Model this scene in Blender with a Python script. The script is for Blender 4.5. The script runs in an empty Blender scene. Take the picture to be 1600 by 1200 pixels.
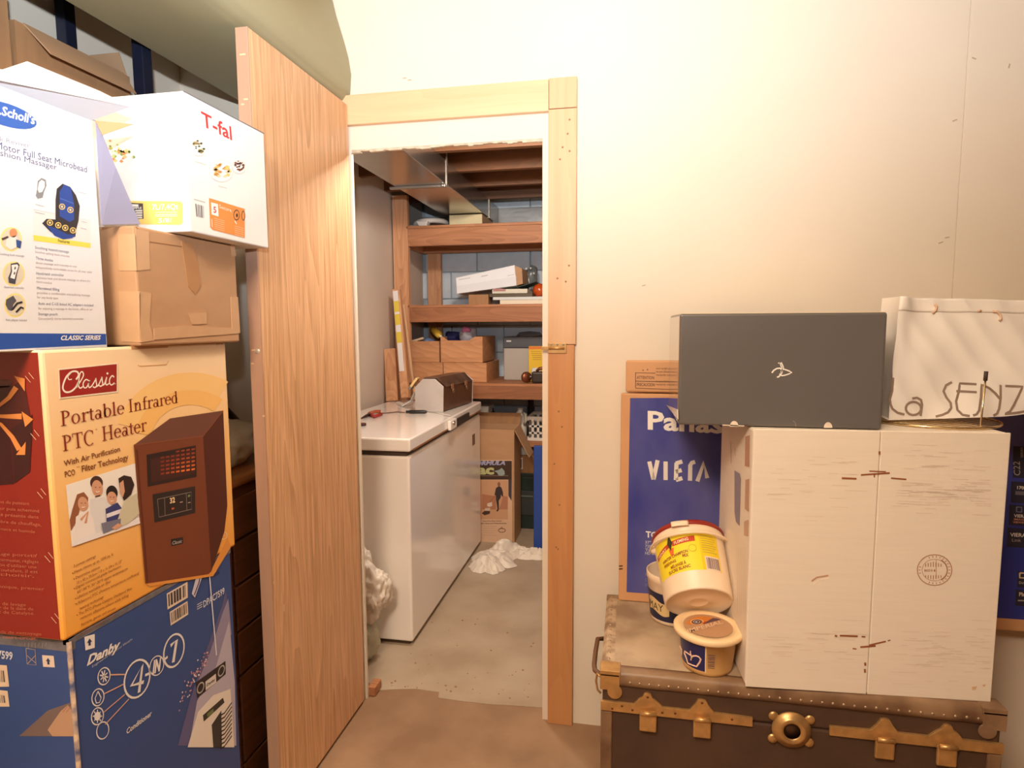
import bpy, bmesh, math, random
from mathutils import Vector, Matrix, noise

SC = bpy.context.scene
COL = SC.collection
R = math.radians

def S(r, g, b):
    f = lambda c: (c/255/12.92) if c/255 <= .04045 else ((c/255+.055)/1.055)**2.4
    return (f(r), f(g), f(b), 1.0)

# ------------------------------------------------------------------ camera
F_PX, YAW, PIT, ROL, CAM_H = 950.0, R(10.7), R(5.5), R(-.25), 1.40
FW = Vector((-math.sin(YAW)*math.cos(PIT), math.cos(YAW)*math.cos(PIT), -math.sin(PIT)))
_r = Vector((math.cos(YAW), math.sin(YAW), 0))
_u = _r.cross(FW)
RT = _r*math.cos(ROL) + _u*math.sin(ROL)
UP = -_r*math.sin(ROL) + _u*math.cos(ROL)
CAM = Vector((0, 0, CAM_H))
cam = bpy.data.cameras.new('camera')
cam.sensor_fit = 'HORIZONTAL'; cam.sensor_width = 36; cam.lens = F_PX/1600*36
cam.clip_start = .02
cam_o = bpy.data.objects.new('camera', cam); COL.objects.link(cam_o)
mw = Matrix((RT, UP, -FW)).transposed().to_4x4(); mw.translation = CAM
cam_o.matrix_world = mw
SC.camera = cam_o

# ------------------------------------------------------------------ world, lights, exposure
SC.view_settings.view_transform = 'Standard'; SC.view_settings.look = 'None'
SC.view_settings.exposure = -0.1; SC.view_settings.gamma = 1.0
SC.view_settings.use_curve_mapping = False
w = bpy.data.worlds.new('world'); SC.world = w; w.use_nodes = True
w.node_tree.nodes['Background'].inputs[0].default_value = (.9, .55, .3, 1)
w.node_tree.nodes['Background'].inputs[1].default_value = .02

def lamp(name, kind, loc, energy, color, aim=None, **kw):
    l = bpy.data.lights.new(name, kind); l.energy = energy; l.color = color
    for k, v in kw.items(): setattr(l, k, v)
    o = bpy.data.objects.new(name, l); COL.objects.link(o); o.location = loc
    if aim is not None:
        o.rotation_euler = (Vector(aim)-Vector(loc)).to_track_quat('-Z', 'Y').to_euler()
    return o
# the photographer's flash, held just above the lens and tilted upwards
lamp('flash', 'SPOT', (-.03, .0, 1.68), 310, (.85, .95, 1.06), aim=(-.62, 1.8, 4.5),
     spot_size=R(148), spot_blend=1.0, shadow_soft_size=.02)
# warm bulb of the basement room, on the ceiling behind the photographer
lamp('ceiling_bulb', 'AREA', (-.42, -.40, 2.40), 62, (1, .80, .61), aim=(-.3, .3, .3), shape='DISK', size=.6)
# unseen fill light added inside the closet, above the doorway
lamp('closet_fill', 'POINT', (-.52, 2.33, 2.20), 52, (1, .92, .82), shadow_soft_size=.05)

# ------------------------------------------------------------------ geometry helpers
def ray(px, py): return FW + RT*((px-800)/F_PX) - UP*((py-600)/F_PX)
def at(px, py, X=None, Y=None, Z=None):
    d = ray(px, py)
    t = (X-CAM.x)/d.x if X is not None else (Y-CAM.y)/d.y if Y is not None else (Z-CAM.z)/d.z
    return CAM + d*t

_mats = {}
def mat(name, rgb, rough=.6, metal=0.0, var=0.0, scale=8.0, bump=0.0, bscale=60.0, coat=0.0, stretch=None, rgb2=None, trans=0.0, alpha=1.0, lo=.35, hi=.65):
    if name in _mats: return _mats[name]
    m = bpy.data.materials.new(name); m.use_nodes = True; _mats[name] = m
    nt = m.node_tree; N = nt.nodes; L = nt.links; b = N['Principled BSDF']
    b.inputs['Roughness'].default_value = rough; b.inputs['Metallic'].default_value = metal
    c = S(*rgb); b.inputs['Base Color'].default_value = c
    if coat: b.inputs['Coat Weight'].default_value = coat; b.inputs['Coat Roughness'].default_value = .12
    if trans: b.inputs['Transmission Weight'].default_value = trans
    if alpha < 1: b.inputs['Alpha'].default_value = alpha
    if var or rgb2 or bump:
        tc = N.new('ShaderNodeTexCoord'); mp = N.new('ShaderNodeMapping')
        L.new(tc.outputs['Object'], mp.inputs['Vector'])
        if stretch: mp.inputs['Scale'].default_value = stretch
    if var or rgb2:
        n = N.new('ShaderNodeTexNoise'); n.inputs['Scale'].default_value = scale; n.inputs['Detail'].default_value = 5
        L.new(mp.outputs[0], n.inputs['Vector'])
        rp = N.new('ShaderNodeValToRGB'); L.new(n.outputs['Fac'], rp.inputs['Fac'])
        rp.color_ramp.elements[0].position = lo; rp.color_ramp.elements[1].position = hi
        c2 = S(*rgb2) if rgb2 else tuple(x*(1-var) for x in c[:3])+(1,)
        rp.color_ramp.elements[0].color = c2; rp.color_ramp.elements[1].color = c
        L.new(rp.outputs[0], b.inputs['Base Color'])
    if bump:
        n2 = N.new('ShaderNodeTexNoise'); n2.inputs['Scale'].default_value = bscale; n2.inputs['Detail'].default_value = 4
        L.new(mp.outputs[0], n2.inputs['Vector'])
        bp = N.new('ShaderNodeBump'); bp.inputs['Strength'].default_value = bump; bp.inputs['Distance'].default_value = .004
        L.new(n2.outputs['Fac'], bp.inputs['Height']); L.new(bp.outputs[0], b.inputs['Normal'])
    return m

def wood(name, light, dark, axis='z', fine=60, rough=.55, contrast=.55, dist=2.2, band=.18, grain=.14):
    """long-grained timber: cathedral bands plus fine pores, grain along the given axis"""
    if name in _mats: return _mats[name]
    m = bpy.data.materials.new(name); m.use_nodes = True; _mats[name] = m
    nt = m.node_tree; N = nt.nodes; L = nt.links; b = N['Principled BSDF']
    b.inputs['Roughness'].default_value = rough
    tc = N.new('ShaderNodeTexCoord'); mp = N.new('ShaderNodeMapping'); L.new(tc.outputs['Object'], mp.inputs['Vector'])
    s = [1, 1, 1]; s['xyz'.index(axis)] = .045; mp.inputs['Scale'].default_value = s
    n = N.new('ShaderNodeTexNoise'); n.inputs['Scale'].default_value = fine; n.inputs['Detail'].default_value = 6
    n.inputs['Distortion'].default_value = .3
    L.new(mp.outputs[0], n.inputs['Vector'])
    mp2 = N.new('ShaderNodeMapping'); L.new(tc.outputs['Object'], mp2.inputs['Vector'])
    s2 = [1, 1, 1]; s2['xyz'.index(axis)] = grain; mp2.inputs['Scale'].default_value = s2
    n3 = N.new('ShaderNodeTexNoise'); n3.inputs['Scale'].default_value = 6; n3.inputs['Detail'].default_value = 1.5
    L.new(mp2.outputs[0], n3.inputs['Vector'])
    ma = N.new('ShaderNodeMath'); ma.operation = 'MULTIPLY'; ma.inputs[1].default_value = dist*9; L.new(n3.outputs['Fac'], ma.inputs[0])
    fr = N.new('ShaderNodeMath'); fr.operation = 'FRACT'; L.new(ma.outputs[0], fr.inputs[0])
    mx = N.new('ShaderNodeMath'); mx.operation = 'MULTIPLY_ADD'; mx.inputs[1].default_value = band; L.new(fr.outputs[0], mx.inputs[0]); 
    m5 = N.new('ShaderNodeMath'); m5.operation = 'MULTIPLY'; m5.inputs[1].default_value = .75; L.new(n.outputs['Fac'], m5.inputs[0])
    L.new(m5.outputs[0], mx.inputs[2])
    rp = N.new('ShaderNodeValToRGB'); L.new(mx.outputs[0], rp.inputs['Fac'])
    e = rp.color_ramp.elements; e[0].position = .26; e[1].position = .26+contrast
    e[0].color = S(*light); e[1].color = S(*dark)
    L.new(rp.outputs[0], b.inputs['Base Color'])
    bp = N.new('ShaderNodeBump'); bp.inputs['Strength'].default_value = .12; bp.inputs['Distance'].default_value = .002
    L.new(n.outputs['Fac'], bp.inputs['Height']); L.new(bp.outputs[0], b.inputs['Normal'])
    return m

class MB:
    """collects shapes in world space and links them as one mesh object"""
    def __init__(s): s.v = []; s.f = []; s.mi = []; s.sm = []
    def add(s, vs, fs, m=0, smooth=False):
        k = len(s.v); s.v += [Vector(p) for p in vs]
        for f in fs: s.f.append([k+i for i in f]); s.mi.append(m); s.sm.append(smooth)
        return s
    def hexa(s, p, m=0):      # p: bottom ring of 4 then top ring of 4
        return s.add(p, [(3,2,1,0),(4,5,6,7),(0,1,5,4),(1,2,6,5),(2,3,7,6),(3,0,4,7)], m)
    def box(s, a, b, m=0):
        x0,y0,z0 = (min(a[i], b[i]) for i in range(3)); x1,y1,z1 = (max(a[i], b[i]) for i in range(3))
        return s.hexa([(x0,y0,z0),(x1,y0,z0),(x1,y1,z0),(x0,y1,z0),(x0,y0,z1),(x1,y0,z1),(x1,y1,z1),(x0,y1,z1)], m)
    def obox(s, c, ex, ey, ez, m=0):   # centre and three half-extent vectors
        c, ex, ey, ez = map(Vector, (c, ex, ey, ez))
        return s.hexa([c-ex-ey-ez, c+ex-ey-ez, c+ex+ey-ez, c-ex+ey-ez, c-ex-ey+ez, c+ex-ey+ez, c+ex+ey+ez, c-ex+ey+ez], m)
    def foot(s, pts, z0, z1, m=0):
        n = len(pts); v = [(x,y,z0) for x,y in pts]+[(x,y,z1) for x,y in pts]
        return s.add(v, [tuple(range(n-1,-1,-1)), tuple(range(n,2*n))]+[(i,(i+1)%n,n+(i+1)%n,n+i) for i in range(n)], m)
    def prism(s, pts, d, m=0, smooth=False):  # extrude a 3-D outline along d
        pts = [Vector(p) for p in pts]; n = len(pts); d = Vector(d)
        s.add(pts+[p+d for p in pts], [tuple(range(n-1,-1,-1)), tuple(range(n,2*n))], m)
        k = len(s.v)-2*n
        for i in range(n):
            s.f.append([k+i, k+(i+1)%n, k+n+(i+1)%n, k+n+i]); s.mi.append(m); s.sm.append(smooth)
        return s
    def tube(s, pts, r, n=8, m=0, closed=False):
        pts = [Vector(p) for p in pts]; N = len(pts); v = []; f = []
        rr = r if isinstance(r, (list, tuple)) else [r]*N
        ref = None
        for i, p in enumerate(pts):
            a = pts[i-1] if (i > 0 or closed) else p; b = pts[(i+1) % N] if (i < N-1 or closed) else p
            t = (b-a).normalized()
            if ref is None: ref = t.orthogonal().normalized()
            u = (ref - t*ref.dot(t)); u = u.normalized() if u.length > 1e-6 else t.orthogonal().normalized()
            ref = u; w_ = t.cross(u)
            for j in range(n):
                q = 2*math.pi*j/n; v.append(p+(u*math.cos(q)+w_*math.sin(q))*rr[i])
        last = N if closed else N-1
        for i in range(last):
            for j in range(n):
                a0 = i*n+j; a1 = i*n+(j+1) % n; b0 = ((i+1) % N)*n+j; b1 = ((i+1) % N)*n+(j+1) % n
                f.append((a0, a1, b1, b0))
        s.add(v, f, m, True)
        if not closed:
            k = len(s.v)-len(v)
            s.f.append([k+j for j in range(n-1,-1,-1)]); s.mi.append(m); s.sm.append(False)
            s.f.append([k+(N-1)*n+j for j in range(n)]); s.mi.append(m); s.sm.append(False)
        return s
    def lathe(s, prof, o, ax=(0,0,1), n=32, m=0, a0=0, a1=2*math.pi, xd=None, smooth=True):
        o = Vector(o); ax = Vector(ax).normalized()
        u = Vector(xd) if xd is not None else ax.orthogonal()
        u = (u-ax*u.dot(ax)).normalized(); w_ = ax.cross(u)
        full = abs(a1-a0) > 6.28; cnt = n if full else n+1; v = []; f = []
        for (r, h) in prof:
            for j in range(cnt):
                q = a0+(a1-a0)*j/n; v.append(o+ax*h+(u*math.cos(q)+w_*math.sin(q))*r)
        for i in range(len(prof)-1):
            for j in range(n):
                j2 = (j+1) % cnt
                f.append((i*cnt+j, i*cnt+j2, (i+1)*cnt+j2, (i+1)*cnt+j))
        return s.add(v, f, m, smooth)
    def grid(s, fn, nu, nv, m=0, smooth=True):
        v = [fn(i/nu, j/nv) for j in range(nv+1) for i in range(nu+1)]
        f = [(j*(nu+1)+i, j*(nu+1)+i+1, (j+1)*(nu+1)+i+1, (j+1)*(nu+1)+i) for j in range(nv) for i in range(nu)]
        return s.add(v, f, m, smooth)
    def build(s, name, mats, parent=None, bevel=0, seg=2, solid=0, weld=False, loc=None):
        if not isinstance(mats, (list, tuple)): mats = [mats]
        org = Vector((0,0,0))
        p = parent
        while p is not None: org += p.location; p = p.parent
        if parent is None and loc is not None: org = Vector(loc)
        me = bpy.data.meshes.new(name)
        me.from_pydata([tuple(q-org) for q in s.v], [], s.f)
        for q in mats: me.materials.append(q)
        for i, pl in enumerate(me.polygons):
            pl.material_index = s.mi[i]; pl.use_smooth = s.sm[i]
        if weld or bevel:
            bm = bmesh.new(); bm.from_mesh(me)
            if weld: bmesh.ops.remove_doubles(bm, verts=bm.verts, dist=1e-5)
            bmesh.ops.recalc_face_normals(bm, faces=bm.faces); bm.to_mesh(me); bm.free()
        me.update()
        o = bpy.data.objects.new(name, me); COL.objects.link(o)
        if parent is not None: o.parent = parent
        elif loc is not None: o.location = loc
        if bevel:
            b = o.modifiers.new('bevel', 'BEVEL'); b.width = bevel; b.segments = seg; b.limit_method = 'ANGLE'; b.angle_limit = R(40)
        if solid:
            b = o.modifiers.new('thickness', 'SOLIDIFY'); b.thickness = solid; b.offset = 0
        return o

def tag(o, label=None, cat=None, group=None, kind=None):
    if label: o['label'] = label
    if cat: o['category'] = cat
    if group: o['group'] = group
    if kind: o['kind'] = kind
    return o
def thing(name, label, cat, loc, group=None, kind=None):
    o = bpy.data.objects.new(name, None); COL.objects.link(o); o.location = loc; o.empty_display_size = .05
    return tag(o, label, cat, group, kind)
def copy_thing(src, move, label=None, name=None):
    c = src.copy(); COL.objects.link(c); c.location = src.location+Vector(move)
    if label: c['label'] = label
    for ch in list(src.children):
        d = ch.copy(); COL.objects.link(d); d.parent = c
        for g in list(ch.children):
            e = g.copy(); COL.objects.link(e); e.parent = d
    return c

# ------------------------------------------------------------------ flat print on real faces
_glyph = {}
def glyphs(s, bold=0.0, shear=0.0, spacing=1.0):
    k = (s, bold, shear, spacing)
    if k not in _glyph:
        cu = bpy.data.curves.new('t', 'FONT'); cu.body = s; cu.resolution_u = 2; cu.offset = bold; cu.shear = shear; cu.space_character = spacing
        ob = bpy.data.objects.new('t', cu); COL.objects.link(ob)
        me = bpy.data.meshes.new_from_object(ob.evaluated_get(bpy.context.evaluated_depsgraph_get()))
        v = [(p.co.x, p.co.y) for p in me.vertices]; f = [list(p.vertices) for p in me.polygons]
        bpy.data.objects.remove(ob); bpy.data.curves.remove(cu); bpy.data.meshes.remove(me)
        x0 = min(a for a, _ in v); x1 = max(a for a, _ in v)
        _glyph[k] = ([((a-x0)/(x1-x0), b) for a, b in v], f)
    return _glyph[k]
CAP = .729
def ink(rgb, rough=.5):
    return mat('ink_%02x%02x%02x' % tuple(int(c) for c in rgb), rgb, rough)

class Print:
    """artwork printed on one plane; coordinates are where the marks sit on that face"""
    STEP = .00022
    def __init__(s, p0, n, scale=1.0, off=(0, 0)):
        s.p0 = Vector(p0); s.n = Vector(n).normalized(); s.mb = MB(); s.cols = []; s.k = scale; s.off = off
    def P(s, q, layer=1):
        if len(q) == 3: p = Vector(q)
        else:
            d = ray(q[0]/s.k+s.off[0], q[1]/s.k+s.off[1]); p = CAM+d*((s.p0-CAM).dot(s.n)/d.dot(s.n))
        return p+s.n*(s.STEP*layer+.0003)
    def ci(s, c):
        if c not in s.cols: s.cols.append(c)
        return s.cols.index(c)
    def poly(s, c, pts, layer=1):
        v = [s.P(p, layer) for p in pts]
        s.mb.add(v, [tuple(range(len(v)))], s.ci(c)); return s
    def line(s, c, pts, w, layer=2, closed=False):
        pts = [s.P(p, layer) for p in pts]; 
        if closed: pts = pts+[pts[0]]
        d0 = (pts[0]-CAM).dot(FW); h = w/s.k/F_PX*d0/2
        v = []; n = len(pts)
        for i, p in enumerate(pts):
            t = (pts[min(i+1, n-1)]-pts[max(i-1, 0)])
            if closed and i in (0, n-1): t = pts[1]-pts[n-2]
            t = t.normalized() if t.length > 1e-9 else Vector((1,0,0))
            q = t.cross(s.n).normalized()*h; v += [p+q, p-q]
        s.mb.add(v, [(2*i, 2*i+1, 2*i+3, 2*i+2) for i in range(n-1)], s.ci(c)); return s
    def curve(s, c, pts, w, layer=2, k=5):
        P = [pts[0]]+list(pts)+[pts[-1]]; out = []
        for i in range(1, len(P)-2):
            a, b, d, e = P[i-1], P[i], P[i+1], P[i+2]
            for j in range(k):
                t = j/k; out.append(tuple(.5*(2*b[q]+(d[q]-a[q])*t+(2*a[q]-5*b[q]+4*d[q]-e[q])*t*t+(3*b[q]-a[q]-3*d[q]+e[q])*t**3) for q in (0, 1)))
        return s.line(c, out+[pts[-1]], w, layer)
    def oval(s, cx, cy, rx, ry, rot=0, n=24, a0=0, a1=360):
        return [(cx+rx*math.cos(R(a0+(a1-a0)*i/n))*math.cos(R(rot))-ry*math.sin(R(a0+(a1-a0)*i/n))*math.sin(R(rot)),
                 cy+rx*math.cos(R(a0+(a1-a0)*i/n))*math.sin(R(rot))+ry*math.sin(R(a0+(a1-a0)*i/n))*math.cos(R(rot))) for i in range(n)]
    def disc(s, c, cx, cy, rx, ry, rot=0, layer=1): return s.poly(c, s.oval(cx, cy, rx, ry, rot), layer)
    def ring(s, c, cx, cy, rx, ry, w, rot=0, layer=2): return s.line(c, s.oval(cx, cy, rx, ry, rot), w, layer, closed=True)
    def text(s, c, t, bl, br, tl, layer=3, bold=.0, shear=0.0, spacing=1.0):
        vs, fs = glyphs(t, bold, shear, spacing); a, b, d = s.P(bl, layer), s.P(br, layer), s.P(tl, layer)
        s.mb.add([a+(b-a)*u+(d-a)*(v/CAP) for u, v in vs], fs, s.ci(c)); return s
    def rows(s, c, lines, h=5, layer=3, bold=0.0):
        for t, bl, br in lines: s.text(c, t, bl, br, (bl[0], bl[1]-h), layer, bold)
        return s
    def bars(s, c, q, n, seed=1, layer=3):   # barcode inside a quad tl,tr,br,bl
        rnd = random.Random(seed); x = .06
        P = [Vector(p) for p in q]
        while x < .94:
            w_ = rnd.choice((.5, .5, 1, 1.6))/n
            if x+w_ > .94: break
            f = lambda u, v: tuple(P[0].lerp(P[1], u).lerp(P[3].lerp(P[2], u), v))
            s.poly(c, [f(x, .1), f(x+w_, .1), f(x+w_, .85), f(x, .85)], layer); x += w_+rnd.choice((.5, .8, 1.2))/n
        return s
    def build(s, name, parent): return s.mb.build(name, [ink(c) for c in s.cols], parent)

# round serif capitals and small letters for the heater box
def serif_shapes(ch):
    Q = []
    def rect(x0, y0, x1, y1): Q.append([(x0,y0),(x1,y0),(x1,y1),(x0,y1)])
    def stem(x, y0, y1, w_=.13, top=True, bot=True):
        rect(x-w_/2, y0, x+w_/2, y1)
        if bot: rect(x-.17, y0, x+.17, y0+.045)
        if top == 'half': Q.append([(x-.19, y1-.10),(x, y1-.07),(x, y1),(x-.03, y1)])
        elif top: rect(x-.17, y1-.045, x+.17, y1)
    def arc(cx, cy, rx, ry, a0, a1, tx=.13, ty=.045, n=14):
        for i in range(n):
            p = []
            for k in (i, i+1):
                a = R(a0+(a1-a0)*k/n); p.append(((cx+rx*math.cos(a), cy+ry*math.sin(a)), (cx+(rx-tx)*math.cos(a), cy+(ry-ty)*math.sin(a))))
            Q.append([p[0][0], p[1][0], p[1][1], p[0][1]])
    if ch == 'P': stem(.2,0,1); arc(.28,.745,.36,.255,-90,90); rect(.2,.955,.3,1); rect(.2,.49,.3,.535); return Q,.70
    if ch == 'o': arc(.33,.33,.3,.345,0,360,n=22); return Q,.68
    if ch == 'r': stem(.2,0,.66,top='half'); arc(.42,.40,.2,.26,150,50,.06,.06); Q.append([(.47,.52),(.55,.52),(.56,.64),(.48,.66)]); return Q,.52
    if ch == 't': rect(.155,.08,.28,.82); rect(.04,.60,.42,.65); arc(.32,.12,.16,.13,180,320,.1,.05); return Q,.44
    if ch == 'a': rect(.40,.05,.52,.46); arc(.30,.46,.22,.20,0,150,.11,.05); arc(.26,.19,.22,.20,0,360,.12,.05,18); rect(.44,0,.60,.05); return Q,.62
    if ch == 'b': stem(.18,.02,1,top='half',bot=False); arc(.38,.33,.29,.345,0,360,n=22); return Q,.70
    if ch == 'l': stem(.2,0,1,top='half'); return Q,.40
    if ch == 'e': arc(.33,.33,.3,.345,0,320,n=20); rect(.08,.35,.58,.40); return Q,.64
    if ch == 'I': stem(.22,0,1); return Q,.44
    if ch == 'n': stem(.2,0,.66,top='half'); stem(.56,0,.45,top=False); arc(.42,.42,.205,.25,0,170,.13,.06); return Q,.76
    if ch == 'f': stem(.22,0,.82,top=False); arc(.36,.80,.205,.2,180,50,.13,.05); rect(.06,.60,.44,.65); return Q,.44
    if ch == 'd': stem(.50,.02,1,top='half',bot=False); rect(.44,0,.66,.045); arc(.32,.33,.29,.345,0,360,n=22); return Q,.70
    if ch == 'T': stem(.40,0,1,top=False); rect(.03,.95,.77,1); rect(.03,.76,.075,1); rect(.725,.76,.77,1); return Q,.80
    if ch == 'C': arc(.46,.5,.42,.52,50,310,n=20); rect(.70,.72,.75,.95); return Q,.82
    if ch == 'H': stem(.2,0,1); stem(.74,0,1); rect(.2,.49,.74,.54); return Q,.95
    return Q,.30
def serif_text(pr, c, t, bl, br, tl, layer=3):
    x = 0; qs = []
    for ch in t:
        Q, adv = serif_shapes(ch)
        for q in Q: qs.append([(x+a, b) for a, b in q])
        x += adv
    a, b, d = pr.P(bl, layer), pr.P(br, layer), pr.P(tl, layer)
    for q in qs: pr.mb.add([a+(b-a)*(u/x)+(d-a)*v for u, v in q], [tuple(range(len(q)))], pr.ci(c))

def rag(mb, c, rx, ry, h, seed, z0=.003, rot=0.0):
    """a thin sheet dropped on the floor: sharp random folds, ragged outline"""
    off = Vector((seed*2.3, seed*1.1, seed*.7)); n, m_ = 72, 22
    def fn(u, v):
        a = 2*math.pi*u; o = 1+.42*noise.noise(Vector((math.cos(a)*1.5, math.sin(a)*1.5, 0))+off)+.16*noise.noise(Vector((math.cos(a)*5, math.sin(a)*5, 3))+off)
        x = math.cos(a)*v*o; y = math.sin(a)*v*o; q = Vector((x*2.1, y*2.1, 0))+off
        w1 = 1-abs(noise.noise(q))*2.4; w2 = 1-abs(noise.noise(q*2.3+off))*2.2
        z = h*max(0, (1-v**2.2))*(.5+.42*w1)+.004*max(0, w2)*(1-v*.4)
        X, Y = x*rx, y*ry
        return Vector((c[0]+X*math.cos(rot)-Y*math.sin(rot), c[1]+X*math.sin(rot)+Y*math.cos(rot), z0+max(z, .0004)))
    return mb.grid(fn, n, m_)

def crumple(mb, c, size, seed, amp=.35, freq=5, sub=4, floor=None, m=0):
    """a rumpled sack or rag: a ball pulled into ridges and settled on what carries it"""
    bm = bmesh.new(); bmesh.ops.create_icosphere(bm, subdivisions=sub, radius=1)
    c = Vector(c); off = Vector((seed*3.1, seed*1.7, seed*.9))
    vs = []; rn = random.Random(seed); planes = []
    for _ in range(30):
        q = Vector((rn.gauss(0,1), rn.gauss(0,1), rn.gauss(0,1))).normalized(); planes.append((q, rn.uniform(.62, 1.0)))
    for v in bm.verts:
        p = v.co.copy().normalized(); p2 = (p+Vector((noise.noise(p*1.7+off), noise.noise(p*1.7+off*2), noise.noise(p*1.7-off)))*.35).normalized()
        r_ = 1.15
        for q, d_ in planes:
            t_ = q.dot(p2)
            if t_ > .25: r_ = min(r_, d_/t_)
        k = (1-2*abs(noise.noise(p*freq*.45+off)))
        k2 = 1-2*abs(noise.noise(p*freq*1.1-off))
        p = p*(r_*(1-amp*.4)+amp*.4*k+amp*.22*k2+amp*.35*noise.noise(p*1.3-off))
        q = Vector((c.x+p.x*size[0], c.y+p.y*size[1], c.z+p.z*size[2]))
        if floor is not None and q.z < floor: q.z = floor+.0015*abs(noise.noise(p*7+off))
        vs.append(q)
    fs = [[v.index for v in f.verts] for f in bm.faces]; bm.free()
    return mb.add(vs, fs, m, True)
# ------------------------------------------------------------------ materials
WALL = mat('wall_paint', (232, 218, 198), .75, var=.04, scale=2.2, bump=.05, bscale=120)
CEIL = mat('ceiling_paint', (206, 178, 142), .8)
CONC = mat('bare_concrete', (162, 130, 100), .8, rgb2=(142, 110, 82), scale=5, bump=.15, bscale=40)
FPAINT = mat('worn_floor_paint', (188, 170, 148), .55, rgb2=(168, 148, 124), scale=3.5, bump=.1, bscale=30)
GYPS = mat('bare_gypsum_board', (212, 196, 180), .85, var=.07, scale=3)
CORE = mat('gypsum_core', (214, 200, 176), .9, var=.3, scale=40)
BLOCK = mat('painted_block', (216, 228, 236), .8, var=.12, scale=9, bump=.5, bscale=70)
MORTAR = mat('mortar', (170, 180, 188), .9)
PINE = wood('pine_board_upright', (222, 180, 138), (200, 146, 100), 'z', 34, .5, .7, 1.4, .12)
PINE_X = wood('pine_board_level', (230, 194, 152), (212, 160, 114), 'x', 34, .5, .7, 1.4, .12)
PINE_Y = wood('pine_board_deep', (232, 188, 140), (190, 130, 80), 'y', 34, .55)
STUD = wood('rough_stud_upright', (226, 172, 128), (172, 112, 72), 'z', 30, .6)
STUD_X = wood('rough_stud_level', (192, 132, 90), (136, 86, 54), 'x', 30, .6)
STUD_D = wood('rough_stud_level_darker', (170, 112, 74), (122, 76, 48), 'x', 30, .6)  # level stud wood toned darker, for the middle and low fascia boards
OAK = wood('oak_laminate', (236, 188, 142), (160, 106, 62), 'z', 150, .38, .72, 2.4, .22, .045)
DOOREDGE = mat('door_edge_paint', (186, 146, 122), .5, var=.12, scale=20, stretch=(1,1,.1))
DARKWOOD = wood('dark_dresser_wood', (104, 62, 34), (66, 38, 20), 'y', 40, .45)
CARD = mat('brown_cardboard', (190, 148, 110), .75, var=.07, scale=7, stretch=(1,1,3), bump=.06, bscale=30)
CARD_D = mat('dark_cardboard', (170, 126, 86), .8, var=.15, scale=6, stretch=(6,6,1))
CARD_P = mat('pale_cardboard', (232, 200, 168), .75, var=.05, scale=5)
TAPE = mat('brown_packing_tape', (180, 132, 90), .22, var=.08, scale=25)
TAPE_L = mat('shiny_clear_tape', (204, 164, 126), .16, var=.06, scale=25)
WHITECARD = mat('white_carton_card', (244, 242, 238), .45)
LILAC = mat('lilac_inner_card', (150, 150, 178), .7)
GREYFLAP = mat('greyish_white_card', (226, 226, 230), .6)
ENAMEL = mat('cream_enamel', (250, 243, 236), .16, var=.03, scale=3, coat=.4)
SEAL = mat('dark_gasket', (70, 56, 46), .6)
CHROME = mat('chrome', (220, 215, 205), .12, 1.0)
GALV = mat('galvanised_sheet', (176, 170, 160), .2, .95, var=.12, scale=6)
GALV_D = mat('dull_galvanised_sheet', (170, 160, 146), .42, .8, var=.12, scale=6)
STEEL = mat('dull_steel', (170, 166, 160), .38, .8, var=.1, scale=14)
BRASS = mat('worn_brass', (214, 168, 108), .36, .65, var=.25, scale=30)
BLACK = mat('black_plastic', (28, 26, 26), .4)
WHITEP = mat('white_plastic', (238, 234, 226), .35)
BAG = mat('thin_white_plastic', (236, 226, 212), .4, var=.05, scale=10)
CLOTHM = mat('pale_cloth', (206, 196, 180), .8, var=.1, scale=8)
DUCTC = mat('beige_duct_wrap', (164, 156, 122), .5, var=.05, scale=3, bump=.25, bscale=6)
NAVY = mat('navy_metal', (34, 38, 58), .4, .3)

# ------------------------------------------------------------------ the setting
YW = 2.03            # front of the partition wall
OX0, OX1, OZ = -.945, -.279, 2.006   # doorway
ZC = 2.52
f = MB().box((-2.2, -2.2, -.05), (2.6, 4.45, 0)).build('floor', CONC)
tag(f, 'bare brownish concrete floor running through the doorway', 'floor', kind='structure')
edge = [(590,1079),(620,1077.5),(650,1077),(686,1082),(685,1091),(720,1096),(765,1101),(800,1103),(847,1106)]
pp = [at(x, y, Z=.0) for x, y in edge]
pm = MB(); pts = [(p.x, p.y) for p in pp]
pts = [(-1.5, 2.14), (-1.0, 2.14)]+pts+[(.1, 2.10), (.18, 2.12), (.18, 4.43), (-1.5, 4.43)]
pm.foot(pts, .0002, .0022).build('paint_coat', FPAINT, f)
deb = MB(); rnd = random.Random(4)
for i in range(46):
    x, y = rnd.uniform(-.92, -.35), 2.12+rnd.random()**2*.6
    r_ = rnd.uniform(.002, .005)
    deb.box((x, y, .002), (x+r_*1.6, y+r_, .002+r_*.6))
tag(deb.build('floor_grit', CARD_D, f), kind='stuff')

c = MB().box((-2.2, -2.2, ZC), (2.6, YW+.1, ZC+.05)).build('ceiling', CEIL)
tag(c, 'pale painted ceiling of the front room', 'ceiling', kind='structure')
wb = MB()
wb.box((-1.6, YW, 0), (OX0, YW+.014, ZC)); wb.box((OX0, YW, OZ), (OX1, YW+.014, ZC)); wb.box((OX1, YW, 0), (.9435, YW+.014, ZC))
wo = wb.build('wall_back', WALL)
tag(wo, 'beige painted partition wall with the closet doorway', 'wall', kind='structure')
MB().box((.9465, YW, 0), (2.6, YW+.014, ZC)).build('drywall_sheet', WALL, wo, bevel=.001)
MB().box((.90, YW+.004, 0), (1.0, YW+.018, ZC)).build('joint_backing', WALL, wo)
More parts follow.
